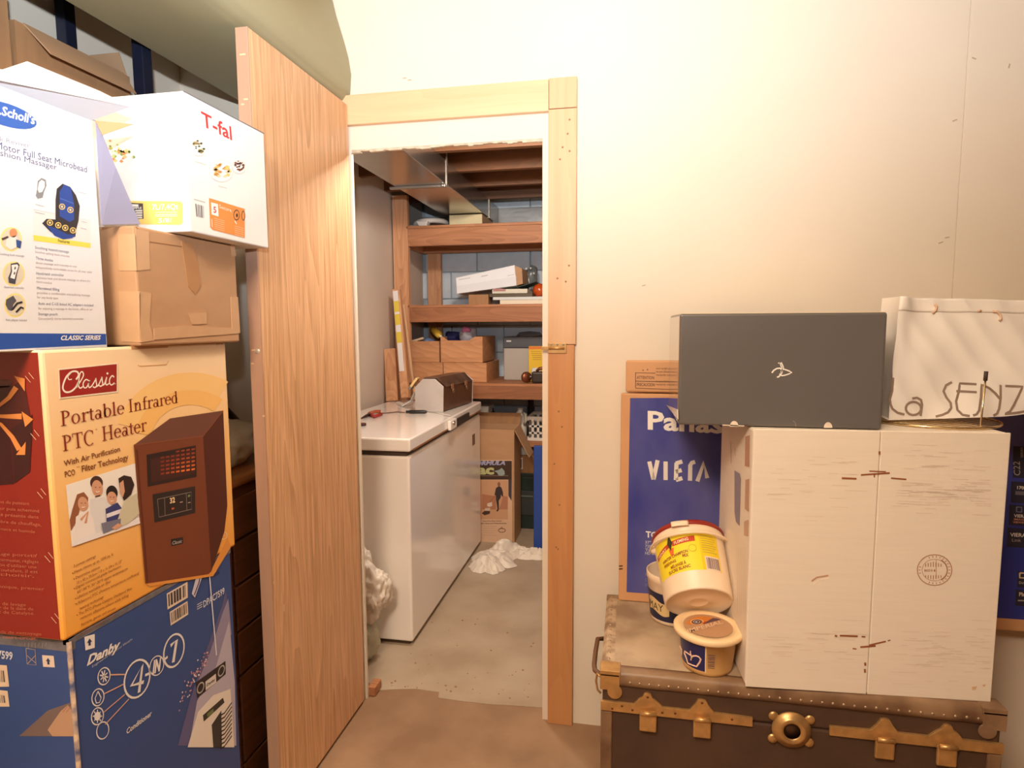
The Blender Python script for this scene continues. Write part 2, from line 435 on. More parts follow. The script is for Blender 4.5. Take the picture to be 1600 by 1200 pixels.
# broken gypsum edge along the top of the doorway
ge = MB(); n = 40; rnd = random.Random(2)
for i in range(n):
    x0 = OX0+(OX1-OX0)*i/n; x1 = OX0+(OX1-OX0)*(i+1)/n; d = rnd.uniform(0, .006)
    ge.box((x0, YW+.0015, OZ-.004-d), (x1, YW+.013, OZ+.001))
ge.build('broken_edge', CORE, wo)
mk = MB()   # nicks and filler spots
for px, py, a in ((1522,91,-25),(1577,103,80),(1492,188,20),(1470,379,20),(1480,371,10),(640,125,0),(632,122,0),(1006,446,15)):
    p = at(px, py, Y=YW-.0006); e = Vector((math.cos(R(a)), 0, math.sin(R(a))))
    mk.obox(p, e*.006, (0, .0006, 0), Vector((-e.z, 0, e.x))*.0016)
mk.build('wall_nicks', mat('scuffed_paint', (188,166,138), .8), wo)
wl = MB().box((-1.66, -2.2, 0), (-1.6, YW+.014, ZC)).build('wall_left', WALL)
tag(wl, 'beige painted left wall behind the stacked cartons', 'wall', kind='structure')
PANEL = wood('brown_wall_panelling', (126, 88, 56), (92, 60, 36), 'z', 30, .5)
wr = MB().box((2.6, -2.2, 0), (2.66, YW+.014, ZC)).build('wall_right', PANEL)
tag(wr, 'brown panelled wall on the right, beyond the frame', 'wall', kind='structure')
wf = MB().box((-1.66, -2.26, 0), (2.66, -2.2, ZC)).build('wall_front', PANEL)
tag(wf, 'brown panelled wall behind the photographer', 'wall', kind='structure')

# rough casing round the doorway
t = MB().box((-1.015, YW-.02, 2.084), (-.2565, YW, 2.182)).build('trim_1', PINE_X, bevel=.002)
tag(t, 'level pine board nailed above the doorway', 'trim', kind='structure')
t = MB().box((-.2555, YW-.021, 2.090), (-.166, YW, 2.184)).build('trim_2', PINE, bevel=.002)
tag(t, 'short pine block at the top right corner of the doorway', 'trim', kind='structure')
t = MB().box((-.2575, YW-.019, 1.337), (-.166, YW, 2.0885)).build('trim_3', PINE, bevel=.002)
tag(t, 'upper upright pine board on the right of the doorway', 'trim', kind='structure')
nm = MB()
for px, py in ((885,139),(868,155),(890,187),(887,209),(879,230),(890,236),(875,249),(889,415),(871,435),(884,440)):
    p = at(px, py, Y=YW-.0193); nm.lathe([(0, .0004), (.0035, 0)], p, (0, -1, 0), 8)
nm.build('nail_heads', mat('nail_rust', (150,104,64), .6), t)
t2 = MB().foot([(-.2575, YW-.019), (-.171, YW-.019), (-.171, YW), (-.2575, YW)], 0, 1.3355).build('trim_4', wood('pine_board_lower', (206, 148, 96), (180, 116, 68), 'z', 34, .5, .7, 1.4, .12), bevel=.002)
tag(t2, 'lower upright pine board on the right, darker than the one above', 'trim', kind='structure')
nm = MB()
for px, py in ((873,643),(878,667),(866,725),(874,789),(869,855),(872,858)):
    p = at(px, py, Y=YW-.0193); nm.lathe([(0, .0004), (.0035, 0)], p, (0, -1, 0), 8)
nm.build('nail_heads', mat('nail_rust', (150,104,64), .6), t2)
t = MB().box((-1.026, YW+.0145, 0), (-.989, YW+.10, 2.05)).build('trim_5', STUD, bevel=.002)
tag(t, 'rough stud behind the hinge side of the doorway', 'trim', kind='structure')
t = MB().box((-.276, YW+.0145, 0), (-.238, YW+.10, 2.05)).build('trim_6', STUD, bevel=.002)
tag(t, 'rough stud behind the right side of the doorway', 'trim', kind='structure')
t = MB().box((-1.026, YW+.0145, 2.0505), (-.238, YW+.10, 2.14)).build('trim_7', STUD_X, bevel=.002)
tag(t, 'rough lintel stud behind the top of the doorway', 'trim', kind='structure')
t = MB().box((-.948, YW+.015, .0025), (-.918, YW+.075, .038)).build('trim_8', STUD_X, bevel=.003)
tag(t, 'sawn end of the sill plate at the foot of the hinge side', 'trim', kind='structure')

# the door, swung open towards the camera
d = thing('door_1', 'oak grained flush door standing open at the left of the doorway', 'door', (-.9625, 2.0, 0), kind='structure')
MB().box((-.9795, 1.4565, .012), (-.9455, 2.008, 2.149)).build('door_panel', OAK, d, bevel=.0015)
MB().box((-.9798, 1.4515, .012), (-.9452, 1.456, 2.149)).build('edge_strip', DOOREDGE, d, bevel=.001)
MB().lathe([(.0, .0012), (.006, .001), (.0075, 0)], at(402, 549, Y=1.4514), (0,-1,0), 12).build('nail_head', mat('nail_steel', (214,200,180), .4, .5), d)
sc_ = MB()
for px, py, l in ((379,85,.008),(384,155,.006),(379,163,.004),(396,547,.006),(394,568,.004),(412,650,.003)):
    p = at(px, py, Y=1.4513); sc_.box((p.x-l, 1.4511, p.z-.002), (p.x+l, 1.4516, p.z+.002))
for px, py, h in ((440,935,.03),(444,950,.02),(428,910,.008)):
    p = at(px, py, X=-.9453); sc_.box((-.9454, p.y-.0025, p.z-h/2), (-.9450, p.y+.0025, p.z+h/2))
sc_.build('scuff_marks', mat('pale_scuff', (226,190,150), .7), d)

# hasp plate
h = thing('door_hasp', 'small brass hasp plate screwed to the right casing board', 'hasp', (-.225, YW-.02, 1.325))
a, b = at(856, 536, Y=YW-.021), at(885, 552, Y=YW-.021)
MB().box((a.x, YW-.0235, b.z), (b.x, YW-.0205, a.z)).build('plate', BRASS, h, bevel=.001)
MB().tube([(a.x+.004, YW-.027, (a.z+b.z)/2), (b.x-.006, YW-.027, (a.z+b.z)/2)], .004, 8).build('pin_barrel', BRASS, h)
MB().box((a.x-.022, YW-.026, (a.z+b.z)/2-.006), (a.x+.004, YW-.0238, (a.z+b.z)/2+.006)).build('slotted_flap', BRASS, h, bevel=.001)
s = MB()
for k in range(3): s.lathe([(0,.0012),(.003,.0006),(.0035,0)], (a.x+.012+.02*k, YW-.0236, a.z-.005), (0,-1,0), 8)
s.build('screw_heads', STEEL, h)

# closet shell
CX0, CX1, CY = -1.52, .20, 4.45
k = MB().box((CX0-.05, YW+.0145, 0), (CX0, CY, 2.6)).build('wall_closet_left', GYPS)
tag(k, 'unpainted gypsum board on the left of the closet', 'wall', kind='structure')
k = MB().box((CX1, YW+.0145, 0), (CX1+.05, CY, 2.6)).build('wall_closet_right', GYPS)
tag(k, 'unpainted gypsum board on the right of the closet', 'wall', kind='structure')
k = MB().box((CX0-.05, CY+.008, 0), (CX1+.05, CY+.1, 2.6)).build('wall_closet_back', MORTAR)
tag(k, 'grey blue painted block wall at the back of the closet', 'wall', kind='structure')
bm_ = MB().box((-.196, -.012, -.096), (.196, .008, .096)); blk = None
for r_ in range(13):
    for c_ in range(6):
        cx = CX0+.02+.4*c_+(.2 if r_ % 2 else 0); cz = .1+.2*r_
        if cx-.2 > CX1: continue
        if blk is None:
            blk = bm_.build('block', BLOCK, None, bevel=.004, seg=1); o = blk
        else:
            o = blk.copy(); COL.objects.link(o)
        o.parent = k; o.location = (cx, CY+.002+.0025*math.sin(r_*5.1+c_*3.3), cz)
cc = MB().box((CX0-.05, YW+.0145, 2.46), (CX1+.05, CY+.1, 2.5)).build('ceiling_closet', wood('subfloor_boards', (110,70,38), (78,46,24), 'y', 20, .7))
tag(cc, 'dark board subfloor above the closet', 'ceiling', kind='structure')
for i, y in enumerate((2.55, 2.95, 3.35, 3.72, 4.1)):
    MB().box((CX0, y, 2.25), (CX1, y+.04, 2.459)).build('joist', wood('joist_wood', (120,76,42), (84,52,28), 'x', 26, .6), cc, bevel=.002)
# ------------------------------------------------------------------ ducts overhead
d = thing('heating_duct', 'beige wrapped duct boxed along the ceiling above the open door', 'duct', (-1.14, .4, 2.155))
prof = [(-1.295,2.158),(-.992,2.155),(-.962,2.166),(-.943,2.19),(-.937,2.255),(-.945,2.31),(-.957,2.356),(-.985,2.45),(-1.0,2.515),(-1.295,2.515)]
def duct_fn(u, v):
    n = len(prof); t_ = u*(n-1); i = min(int(t_), n-2); q = t_-i
    x = prof[i][0]*(1-q)+prof[i+1][0]*q; z = prof[i][1]*(1-q)+prof[i+1][1]*q
    y = -1.2+(YW-.002+1.2)*v
    k = .004*noise.noise((x*4, y*3, z*4)); return Vector((x-k*(1 if u > .25 else 0), y, z+abs(k)*.3))
MB().grid(duct_fn, 27, 40).build('duct_wrap', DUCTC, d)
MB().box((-1.2951, -1.2, 2.159), (-1.293, YW-.002, 2.515)).build('far_side', DUCTC, d)
MB().box((-1.598, 1.06, 2.235), (-1.2952, 1.36, 2.515)).build('side_branch', DUCTC, d, bevel=.008)
MB().tube([(-1.31, 1.2, 2.2345), (-1.31, 1.2, 2.231)], .006, 10).build('screw_head', CHROME, d)

# ------------------------------------------------------------------ left stack, bottom up
RX = -.965
# portable air conditioner carton
DX, DY0, DY1, DZ = -.966, .866, 1.315, .848
b = thing('air_conditioner_carton', 'tall blue air conditioner carton at the bottom of the left stack', 'carton', (-1.16, 1.09, 0))
BLUE = mat('blue_litho_card', (54, 80, 138), .42, var=.05, scale=4)
MB().box((-1.30, DY0, 0), (DX, DY1, DZ)).build('carton_body', BLUE, b, bevel=.004)
tp = MB()
tp.box((-1.30, DY0-.0005, DZ-.022), (DX+.0005, DY0+.012, DZ+.0006)); tp.box((DX-.012, DY0-.0005, DZ-.010), (DX+.0006, DY1, DZ+.0006))
tp.build('clear_tape', mat('scuffed_clear_tape', (120,116,122), .25, var=.3, scale=60), b)
MB().tube([(DX, DY0, .02), (DX, DY0, DZ-.004)], .004, 6).build('worn_corner', mat('worn_board_edge', (190,160,130), .8, rgb2=(60,66,100), scale=40), b)
pr = Print((DX, 1, .5), (1, 0, 0), 4, (0, 840))
W = (232, 226, 222)
LIL = (188, 180, 196)
pr.poly((98, 96, 140), [(1410,330),(1440,560),(1475,1300),(1110,1300),(1190,1000),(1290,700),(1385,430)], 1)
pr.poly((150, 142, 170), [(1425,380),(1445,600),(1340,860),(1260,960),(1235,900),(1310,720),(1390,470)], 2)
pr.poly(LIL, [(1430,520),(1465,900),(1475,1300),(1180,1300),(1230,1020),(1350,800)], 3)
rnd = random.Random(7)
for i in range(70):
    x = 1300-rnd.random()*190; y = 740+(1300-x)*1.5+rnd.gauss(0, 34)
    pr.poly((206,150,160) if i % 3 else (240,226,226), [(x,y-5),(x+7,y-9),(x+8,y-1),(x+1,y+4)], 4)
pr.poly(W, [(525,620),(590,602),(590,688),(532,705)], 2)
pr.poly((40,50,90), [(557,630),(573,650),(564,652),(565,672),(551,675),(550,656),(541,659)], 3)
pr.text(W, 'Danby', (540,800), (748,690), (545,738), 3, .035, .25)
pr.text((190,190,206), 'Engineered to fit your lifestyle', (575,812), (825,638), (572,798), 3)
pr.ring(W, 855, 882, 76, 122, 12, 16); pr.line(W, [(896,902),(818,925),(888,796),(866,968)], 22, 3)
pr.ring(W, 978, 800, 42, 62, 7, 16); pr.text(W, 'IN', (950,850), (1000,828), (956,768), 3, .05, .1)
pr.ring(W, 1085, 706, 60, 106, 12, 14); pr.line(W, [(1064,676),(1102,640),(1080,780)], 24, 3)
pr.line(W, [(905,860),(940,845)], 16); pr.line(W, [(1016,772),(1046,744)], 16)
for (x, y) in ((648,866),(610,998),(607,1116),(640,1205)): pr.ring(W, x, y, 37, 54, 7, 12)
for k in range(4):
    a = R(45*k+10); pr.line(W, [(648-26*math.cos(a), 866-38*math.sin(a)), (648+26*math.cos(a), 866+38*math.sin(a))], 8)
pr.line(W, [(610,960),(592,1005),(600,1034),(620,1030),(630,1000),(610,960)], 6)
pr.disc(W, 607, 1116, 20, 28, 12, 2)
for k in range(8):
    a = R(45*k); pr.line(W, [(607+20*math.cos(a), 1116+28*math.sin(a)), (607+29*math.cos(a), 1116+41*math.sin(a))], 7)
for p in ([(690,857),(782,855)], [(650,976),(772,915)], [(648,1090),(778,980)], [(655,1168),(804,1008)]): pr.line((214,170,150), p, 8)
for q, n in (([(1040,350),(1170,276),(1172,375),(1045,450)], 16), ([(1058,465),(1170,396),(1175,480),(1065,550)], 30)):
    pr.poly((226,206,186), q, 2); pr.bars((70,62,66), q, n, n)
pr.text((212,214,226), 'DPAC7599', (1270,437), (1402,348), (1267,395), 3, .02)
for k in range(3): pr.line((212,214,226), [(1230,420+14*k),(1262,402+14*k)], 5)
for q in ([(1275,155),(1262,240),(1215,375),(1195,350),(1225,240),(1240,190)],): pr.poly((208,202,214), q, 5)
pr.line((60,66,100), [(1262,170),(1240,280),(1210,360)], 10, 6)
pr.line((224,222,232), [(1300,160),(1322,420),(1350,735)], 10, 5)
pr.line((200,200,214), [(1340,160),(1345,215)], 6, 5); pr.text((40,44,80), 'ly luk', (1300,255), (1375,225), (1299,225), 5)
pr.poly((44,38,40), [(1220,905),(1406,770),(1408,852),(1232,1002)], 5)
pr.poly((222,214,206), [(1280,900),(1345,850),(1348,905),(1282,955)], 6); pr.text((60,56,60), 'Danby', (1288,930), (1340,892), (1288,912), 7, .02)
pr.ring((190,184,176), 1250, 938, 18, 34, 8, 20, 6); pr.ring((190,184,176), 1380, 832, 16, 34, 8, 20, 6)
pr.poly((236,226,214), [(1170,1310),(1235,1090),(1330,985),(1438,945),(1462,1310)], 4)
pr.poly((52,50,46), [(1265,1110),(1390,1000),(1400,1030),(1270,1150)], 5); pr.poly((120,130,80), [(1290,1100),(1330,1068),(1332,1092),(1292,1122)], 6)
for k in range(9): pr.line((40,36,36), [(1376,1110+26*k),(1400,1096+26*k),(1446,1030+26*k)], 10, 5)
pr.poly((60,56,54), [(1320,1170),(1380,1080),(1384,1310),(1330,1310)], 5)
pr.text(W, 'Conditioner', (790,1228), (948,1108), (786,1196), 3, .02, .2)
pr.build('printed_front', b)
pr = Print((-1.2, DY0, .5), (0, -1, 0), 4, (0, 840))
pr.text((206,206,216), 'DPAC7599', (-130,735), (82,762), (-130,686), 3, .03)
pr.line((170,150,140), [(165,690),(172,790),(228,795),(222,700),(165,690)], 5); pr.line((170,150,140), [(170,735),(228,785)], 5); pr.line((170,150,140), [(172,790),(224,735)], 5)
pr.poly((226,206,190), [(265,733),(338,738),(345,810),(272,806)], 2); pr.poly((50,56,90), [(303,750),(318,772),(311,772),(313,792),(299,791),(298,771),(290,770)], 3)
for q in ([(-60,790),(45,797),(60,930),(-60,932)], [(-60,945),(50,957),(62,1055),(-60,1055)]):
    pr.poly((226,200,172), q, 2); pr.bars((96,84,84), [(q[0][0]+25,q[0][1]+20),(q[1][0]-10,q[1][1]+25),(q[2][0]-12,q[2][1]-15),(q[3][0]+25,q[3][1]-15)], 14, 5)
pr.poly((120,100,96), [(120,1240),(300,1080),(440,1030),(470,1240)], 1); pr.poly((190,150,120), [(300,1200),(380,1085),(425,1045),(455,1080),(470,1240),(330,1240)], 2)
for k in range(2): pr.line((170,120,100), [(395+22*k,1090),(425+22*k,1052)], 5, 3)
for k in range(7): pr.line((140,130,130), [(160+22*k,655),(158+22*k,680+10*(k % 2))], 5, 3)
pr.build('printed_side', b)

# infrared heater carton
b = thing('heater_carton', 'peach and orange heater carton in the middle of the left stack', 'carton', (-1.14, 1.09, .85))
HY0, HY1, HZ0, HZ1 = .857, 1.335, .8495, 1.362
ORANGE = mat('peach_orange_card', (246, 196, 128), .38)
nt = ORANGE.node_tree; N = nt.nodes; tc = N.new('ShaderNodeTexCoord'); sx = N.new('ShaderNodeSeparateXYZ'); mr = N.new('ShaderNodeMapRange'); rp = N.new('ShaderNodeValToRGB')
nt.links.new(tc.outputs['Object'], sx.inputs[0]); nt.links.new(sx.outputs['Z'], mr.inputs['Value']); mr.inputs['From Min'].default_value = 0; mr.inputs['From Max'].default_value = .51
nt.links.new(mr.outputs[0], rp.inputs[0]); rp.color_ramp.elements[0].color = S(238,164,66); rp.color_ramp.elements[1].color = S(252,226,190)
rp.color_ramp.elements.new(.55).color = S(248,198,128); nt.links.new(rp.outputs[0], N['Principled BSDF'].inputs['Base Color'])
MB().box((-1.30, HY0, HZ0), (RX, HY1, HZ1)).build('carton_body', ORANGE, b, bevel=.005)
RED = mat('dark_red_litho', (142, 34, 22), .38, var=.04, scale=4)
MB().box((-1.298, HY0-.0012, HZ0+.004), (RX-.008, HY0+.001, HZ1-.004)).build('red_side', RED, b)
MB().box((-1.298, HY0+.004, HZ1-.0012), (RX-.006, HY1-.004, HZ1)).build('top_flap', mat('cream_card', (248,232,208), .5), b)
p1, p2 = at(205, 541.5, X=RX), at(262, 537, X=RX)
MB().box((RX-.003, p1.y, HZ1-.006), (RX+.0006, p2.y, HZ1+.0005)).build('hand_slot', mat('slot_shadow_card', (196,150,104), .7), b)
pr = Print((RX, 1, 1), (1, 0, 0), 4, (0, 530))
def arcband(cx, cy, r0, r1, a0, a1, n=24):
    return [(cx+r1*math.cos(R(a0+(a1-a0)*i/n)), cy+.92*r1*math.sin(R(a0+(a1-a0)*i/n))) for i in range(n+1)]+[(cx+r0*math.cos(R(a1+(a0-a1)*i/n)), cy+.92*r0*math.sin(R(a1+(a0-a1)*i/n))) for i in range(n+1)]
pr.poly((250,206,136), arcband(1190, 640, 350, 470, 195, 300), 1); pr.poly((249,196,116), arcband(1190, 640, 250, 350, 190, 305), 1)
pr.line((226,176,120), [(860,160),(870,168),(1040,158),(1052,134)], 5, 2); pr.text((140,110,80), '963-46', (1348,38), (1392,32), (1348,28), 2)
pr.poly((250,236,214), [(360,184),(734,146),(734,332),(368,374)], 2); pr.poly((158,32,28), [(368,193),(727,155),(727,324),(376,364)], 3)
CW = (250,240,228)
pr.curve(CW, [(472,252),(488,225),(478,203),(446,203),(415,230),(394,275),(390,310),(408,330),(440,326),(470,300),(490,262)], 11, 4)
pr.curve(CW, [(446,250),(428,252),(422,232),(446,205)], 6, 4)
for p in ([(474,302),(500,262),(518,226),(512,204),(498,212),(490,250),(488,290),(498,306),(514,296)], [(552,260),(534,252),(517,274),(520,300),(536,302),(550,278),(557,256),(549,288),(557,302),(572,290)], [(572,290),(592,256),(596,244),(598,268),(601,290),(589,302),(577,296)], [(601,296),(612,286),(630,248),(634,236),(636,260),(639,282),(627,294),(614,288)], [(640,288),(650,278),(664,236),(657,272),(663,286),(678,276)], [(710,238),(698,228),(683,248),(682,274),(694,286),(712,272)]): pr.curve(CW, p, 8, 4)
pr.disc(CW, 668, 214, 6, 7, 0, 4); pr.text(CW, 'TM', (701,286), (719,284), (701,276), 4)
BR = (140,44,20)
serif_text(pr, BR, 'Portable Infrared', (376,545), (1112,396), (370,452))
serif_text(pr, BR, 'PTC', (390,702), (590,656), (381,604)); serif_text(pr, BR, 'Heater', (636,638), (914,572), (630,548))
pr.text(BR, '*', (594,580), (604,578), (594,558), 3)
BR2 = (120,58,26)
pr.text(BR2, 'With Air Purification', (398,795), (748,700), (394,758), 3, .012); pr.text(BR2, 'PCO', (404,864), (468,846), (400,826), 3, .012); pr.text(BR2, 'TM', (476,806), (494,802), (475,796), 3); pr.text(BR2, 'Filter Technology', (510,830), (800,752), (506,790), 3, .012)
# family photograph
pr.poly((244,238,232), [(410,912),(842,776),(872,1150),(447,1296)], 2)
SK = (214,160,130)
pr.poly((226,224,226), [(560,1000),(650,985),(690,1050),(690,1190),(560,1230)], 3)
pr.disc((74,44,32), 600, 898, 40, 44, -8, 4); pr.disc(SK, 604, 932, 34, 52, -8, 5); pr.line((60,40,36), [(590,985),(622,975)], 7, 6)
pr.poly((150,92,60), [(478,970),(520,955),(548,990),(545,1030),(500,1040),(480,1130),(440,1200),(432,1130),(450,1060)], 4); pr.disc(SK, 515, 1030, 32, 46, -10, 5)
pr.poly((240,232,228), [(470,1110),(540,1060),(580,1120),(600,1240),(460,1285)], 5); pr.line(SK, [(500,1130),(545,1080),(530,1150)], 20, 6)
pr.poly((58,62,120), [(655,1060),(730,1020),(760,1060),(760,1140),(665,1180)], 6); pr.line((230,226,236), [(660,1105),(760,1070)], 26, 7)
pr.disc((36,26,26), 695, 960, 36, 46, -5, 6); pr.disc(SK, 694, 992, 30, 40, -5, 7)
pr.poly((48,30,26), [(735,870),(770,850),(815,860),(835,910),(815,970),(770,1010),(748,960)], 7); pr.poly(SK, [(742,900),(765,880),(775,950),(762,990),(745,960)], 8)
pr.poly((206,198,172), [(770,1010),(850,960),(866,1090),(800,1150),(730,1180),(722,1150)], 8); pr.poly((120,120,140), [(625,1150),(750,1120),(745,1170),(640,1215)], 9)
pr.poly(SK, [(690,1180),(730,1150),(760,1160),(720,1190)], 10); pr.poly((236,232,234), [(560,1225),(700,1180),(866,1120),(872,1150),(447,1296),(460,1260)], 6)
for x, y, k in ((604,932,1),(515,1030,.9),(694,992,.85)):
    for s_ in (-1, 1): pr.line((60,38,34), [(x+s_*13*k-4,y-6*k),(x+s_*13*k+4,y-7*k)], 4, 9)
    pr.line((250,236,226), [(x-11*k,y+20*k),(x,y+24*k),(x+11*k,y+18*k)], 5, 9)
# pictured heater
WD = (120,60,34); WD2 = (82,36,22)
pr.poly(mat and (226,150,70), [(905,1530),(1310,1460),(1420,1240),(1440,1300),(1330,1480),(940,1545)], 3)
pr.poly((112,68,54), [(833,662),(1060,495),(1392,446),(1266,606)], 4)
pr.poly(WD, [(833,662),(1266,606),(1318,1452),(1300,1468),(905,1528)], 4); pr.poly(WD2, [(1266,606),(1392,446),(1418,1040),(1400,1200),(1318,1452)], 4)
pr.line((92,40,22), [(852,690),(918,1520)], 12, 5); pr.line((136,74,48), [(833,662),(1266,606),(1392,446)], 8, 5)
pr.poly((44,26,22), [(912,722),(1220,663),(1226,860),(920,922)], 5); pr.poly((66,30,24), [(934,748),(1206,694),(1211,840),(940,898)], 6)
for r_ in range(6):
    for c_ in range(7):
        x = 1000+32*c_; y = 842-4.6*c_-24*r_-(r_*1.0)
        k = min(1, (c_+1)/5)*max(.25, 1-r_*.19)
        if r_ < 5 or c_ > 2: pr.line((int(120+120*k), int(44+76*k), int(30+20*k)), [(x, y), (x+22, y-4)], 11, 7)
pr.poly((42,32,30), [(950,970),(1216,918),(1217,1086),(962,1146)], 5); pr.line((150,130,120), [(980,1000),(1192,955),(1194,1062),(990,1112),(980,1000)], 3.5, 6)
pr.line((150,130,120), [(1160,962),(1164,1070)], 3.5, 6); pr.line((150,130,120), [(1024,990),(1028,1102)], 3.5, 6)
pr.text((255,220,170), '32', (1058,1026), (1090,1018), (1056,992), 7, .03); pr.line((190,90,60), [(1068,1060),(1084,1056)], 12, 7)
pr.line((180,150,130), [(1120,1020),(1138,1016)], 6, 7); pr.line((120,140,90), [(1170,980),(1184,977)], 14, 7); pr.line((190,170,150), [(1170,1022),(1186,1019)], 5, 7)
pr.poly((40,32,32), [(1064,1250),(1140,1236),(1142,1276),(1068,1294)], 5); pr.text((206,196,186), 'Classic', (1074,1284), (1134,1271), (1073,1262), 6, 0, .3)
pr.ring((250,226,190), 1394, 1226, 22, 24, 4, 0, 3); pr.text((250,226,190), 'ETL', (1380,1236), (1408,1228), (1380,1218), 3)
B = [('3 power settings',(458,1428),(596,1362)),('Heats rooms up to 1000 sq. ft',(462,1464),(704,1350)),('Decorative cabinet',(470,1500),(622,1430)),('33 x 42 x 39.5cm / 13 x 16 3/4 x 15 1/2"',(476,1532),(760,1394)),
 ('Digital commercial grade thermostat',(472,1560),(754,1424)),('60°-90°F; 30°-30°F upper temperature',(480,1590),(796,1438)),('Lifetime washable air filter',(480,1622),(692,1518)),('Advanced PTC (Positive temperature coefficient)',(484,1656),(866,1468)),
 ('heating technology',(496,1692),(646,1616)),('The PCO (Photo Catalytic Oxidation) filter',(490,1726),(824,1562)),('removes offensive odours while killing',(500,1754),(800,1606)),('bacteria, germs and viruses',(506,1792),(720,1686)),('Includes remote control',(508,1848),(712,1730))]
pr.rows((150,86,34), B, 19, 3, .004)
for t_, bl, br in B:
    if t_[0] not in '36hrb': pr.disc((150,86,34), bl[0]-10, bl[1]-2, 4, 4, 0, 3)
pr.build('printed_front', b)
pr = Print((-1.2, HY0-.0012, 1), (0, -1, 0), 4, (0, 530))
DK = (74, 20, 18)
pr.poly((108,60,52), [(-300,262),(0,250),(90,262),(60,300),(-300,330)], 1); pr.poly(DK, [(-300,300),(80,290),(150,250),(205,560),(190,830),(95,895),(0,905),(-300,905)], 1); pr.poly((58,14,16), [(75,560),(205,470),(190,830),(95,900)], 2)
pr.poly((60,14,16), [(-300,560),(60,560),(90,905),(-300,930)], 2)
AR = (222,140,72)
def arrow(p, w0, w1, head):
    v = []; n = len(p)
    for s_ in (1, -1):
        rng = range(n) if s_ == 1 else range(n-1, -1, -1)
        for i in rng:
            a_ = p[max(i-1,0)]; c_ = p[min(i+1,n-1)]; l = math.hypot(c_[0]-a_[0], c_[1]-a_[1]); w_ = (w0+(w1-w0)*i/(n-1))/2*s_
            v.append((p[i][0]-(c_[1]-a_[1])/l*w_, p[i][1]+(c_[0]-a_[0])/l*w_))
    pr.poly(AR, v, 4); pr.poly(AR, head, 5)
arrow([(-220,470),(-80,440),(0,414),(60,365),(105,300)], 5, 34, [(92,228),(160,246),(160,326)])
arrow([(-220,482),(-60,478),(50,482),(140,482)], 5, 36, [(140,450),(212,500),(162,548)])
arrow([(-220,492),(-60,500),(10,530),(80,610),(125,690)], 5, 34, [(166,640),(162,722),(104,722)])
for x, y in ((162,208),(196,566),(238,932),(284,1330),(324,1712)):
    for k in range(2): pr.line((220,190,160), [(x+22*k,y+22-22*k),(x+34+20*k,y+62-22*k)], 4, 5)
TX = (196,110,84)
L_ = [('souffle d’air chaud au dessus du puissant',(-330,1000),(186,1036)),('élément, tout en douceur puis acheminé',(-330,1040),(250,1082)),('dans la pièce. L’humidité présente dans',(-330,1080),(243,1120)),('l’air ambiant et la chambre de chauffage,',(-330,1120),(262,1168)),('une chaleur écologique douce et humide',(-330,1160),(222,1212)),
 ('chauffage infrarouge portatif',(-330,1330),(236,1362)),('commande numérique et thermostat, réglages',(-330,1365),(244,1400)),('et de niveaux. Trois façon d’utiliser une',(-330,1395),(232,1432)),('minuterie intégrée. Toutefois, il est',(-330,1430),(240,1462)),('possible de choisir,',(-330,1460),(215,1488)),
 ('caractéristique technique, premier',(-330,1530),(280,1570)),('durée de vie du filtre de lavage',(-330,1640),(165,1668)),('garantie d’un an à partir de la date de',(-330,1670),(212,1694)),('purification de l’air et de Catalyse.',(-330,1696),(220,1722)),('ou des tests ou conseils de nettoyage',(-330,1820),(262,1850)),('une surchauffe ou un court-circuit.',(-330,1850),(235,1878))]
pr.rows(TX, L_, 20, 3)
pr.build('printed_side', b)

# massager cushion carton
b = thing('massager_carton', 'white and blue massage cushion carton with its top flaps open', 'carton', (-1.04, .86, 1.3625))
SX, SY0, SY1, SZ0, SZ1 = -.985, .70, 1.008, 1.3625, 1.783
MB().add([(-1.105,SY0,SZ0),(SX,SY0,SZ0),(SX,SY1,SZ0),(-1.105,SY1,SZ0),(-1.105,SY0,SZ1),(SX,SY0,SZ1),(SX,SY1,SZ1),(-1.105,SY1,SZ1)], [(0,1,5,4),(1,2,6,5),(2,3,7,6),(3,0,4,7),(0,3,2,1)]).build('carton_walls', mat('cream_white_card', (232,236,246), .42), b, solid=.0016)
V = lambda px, py, **k: at(px, py, **k)
fa = [Vector((SX, SY0, SZ1)), Vector((SX, SY1, SZ1)), V(205,167,Y=1.06), V(155,142,Y=1.03), V(42,96,Y=.90), V(-30,120,Y=.80)]
MB().add(fa, [(0,1,2,3,4,5)]).build('top_flap', GREYFLAP, b, solid=.0016)
MB().add([V(149,189,Y=1.008), V(209,194,Y=1.06), V(160,211,Y=1.012)], [(0,1,2)]).build('side_flap', mat('brown_flap_inside', (206,146,104), .7), b, solid=.0016)
MB().add([V(149.5,190,Y=1.010), V(160,211,Y=1.02), V(180,260,Y=1.04), V(219,350,Y=1.09), V(158.5,351,Y=1.011)], [(0,1,2,3,4)]).build('end_panel', LILAC, b, solid=.0016)
pr = Print((SX, 1, 1.5), (1, 0, 0))
GY = (120,122,150)
pr.line((176,176,190), [(-40,114),(0,132.5),(149,189)], 2.2, 1)
pr.poly((252,250,246), pr.oval(10,180,56,21,18), 1); pr.poly((54,98,182), pr.oval(8,179,51,17.5,18), 2)
pr.text((226,230,240), "Dr.Scholl's", (-24,172), (54,194.5), (-24,157), 3, .03, .15)
pr.text((160,160,176), 'Back Reviver', (-20,216), (46,231), (-20,208), 3); pr.text((96,96,134), '10-Motor Full Seat Microbead', (-26,226), (135,269.5), (-26,214), 3, .0); pr.text((110,110,146), 'Cushion Massager', (-20,238), (88,265.5), (-20,228), 3, .0)
pr.poly((232,232,236), [(50,275),(140,300),(142,388),(52,376)], 1); pr.poly((252,251,248), [(54,276),(75,282),(75,315),(54,311)], 2)
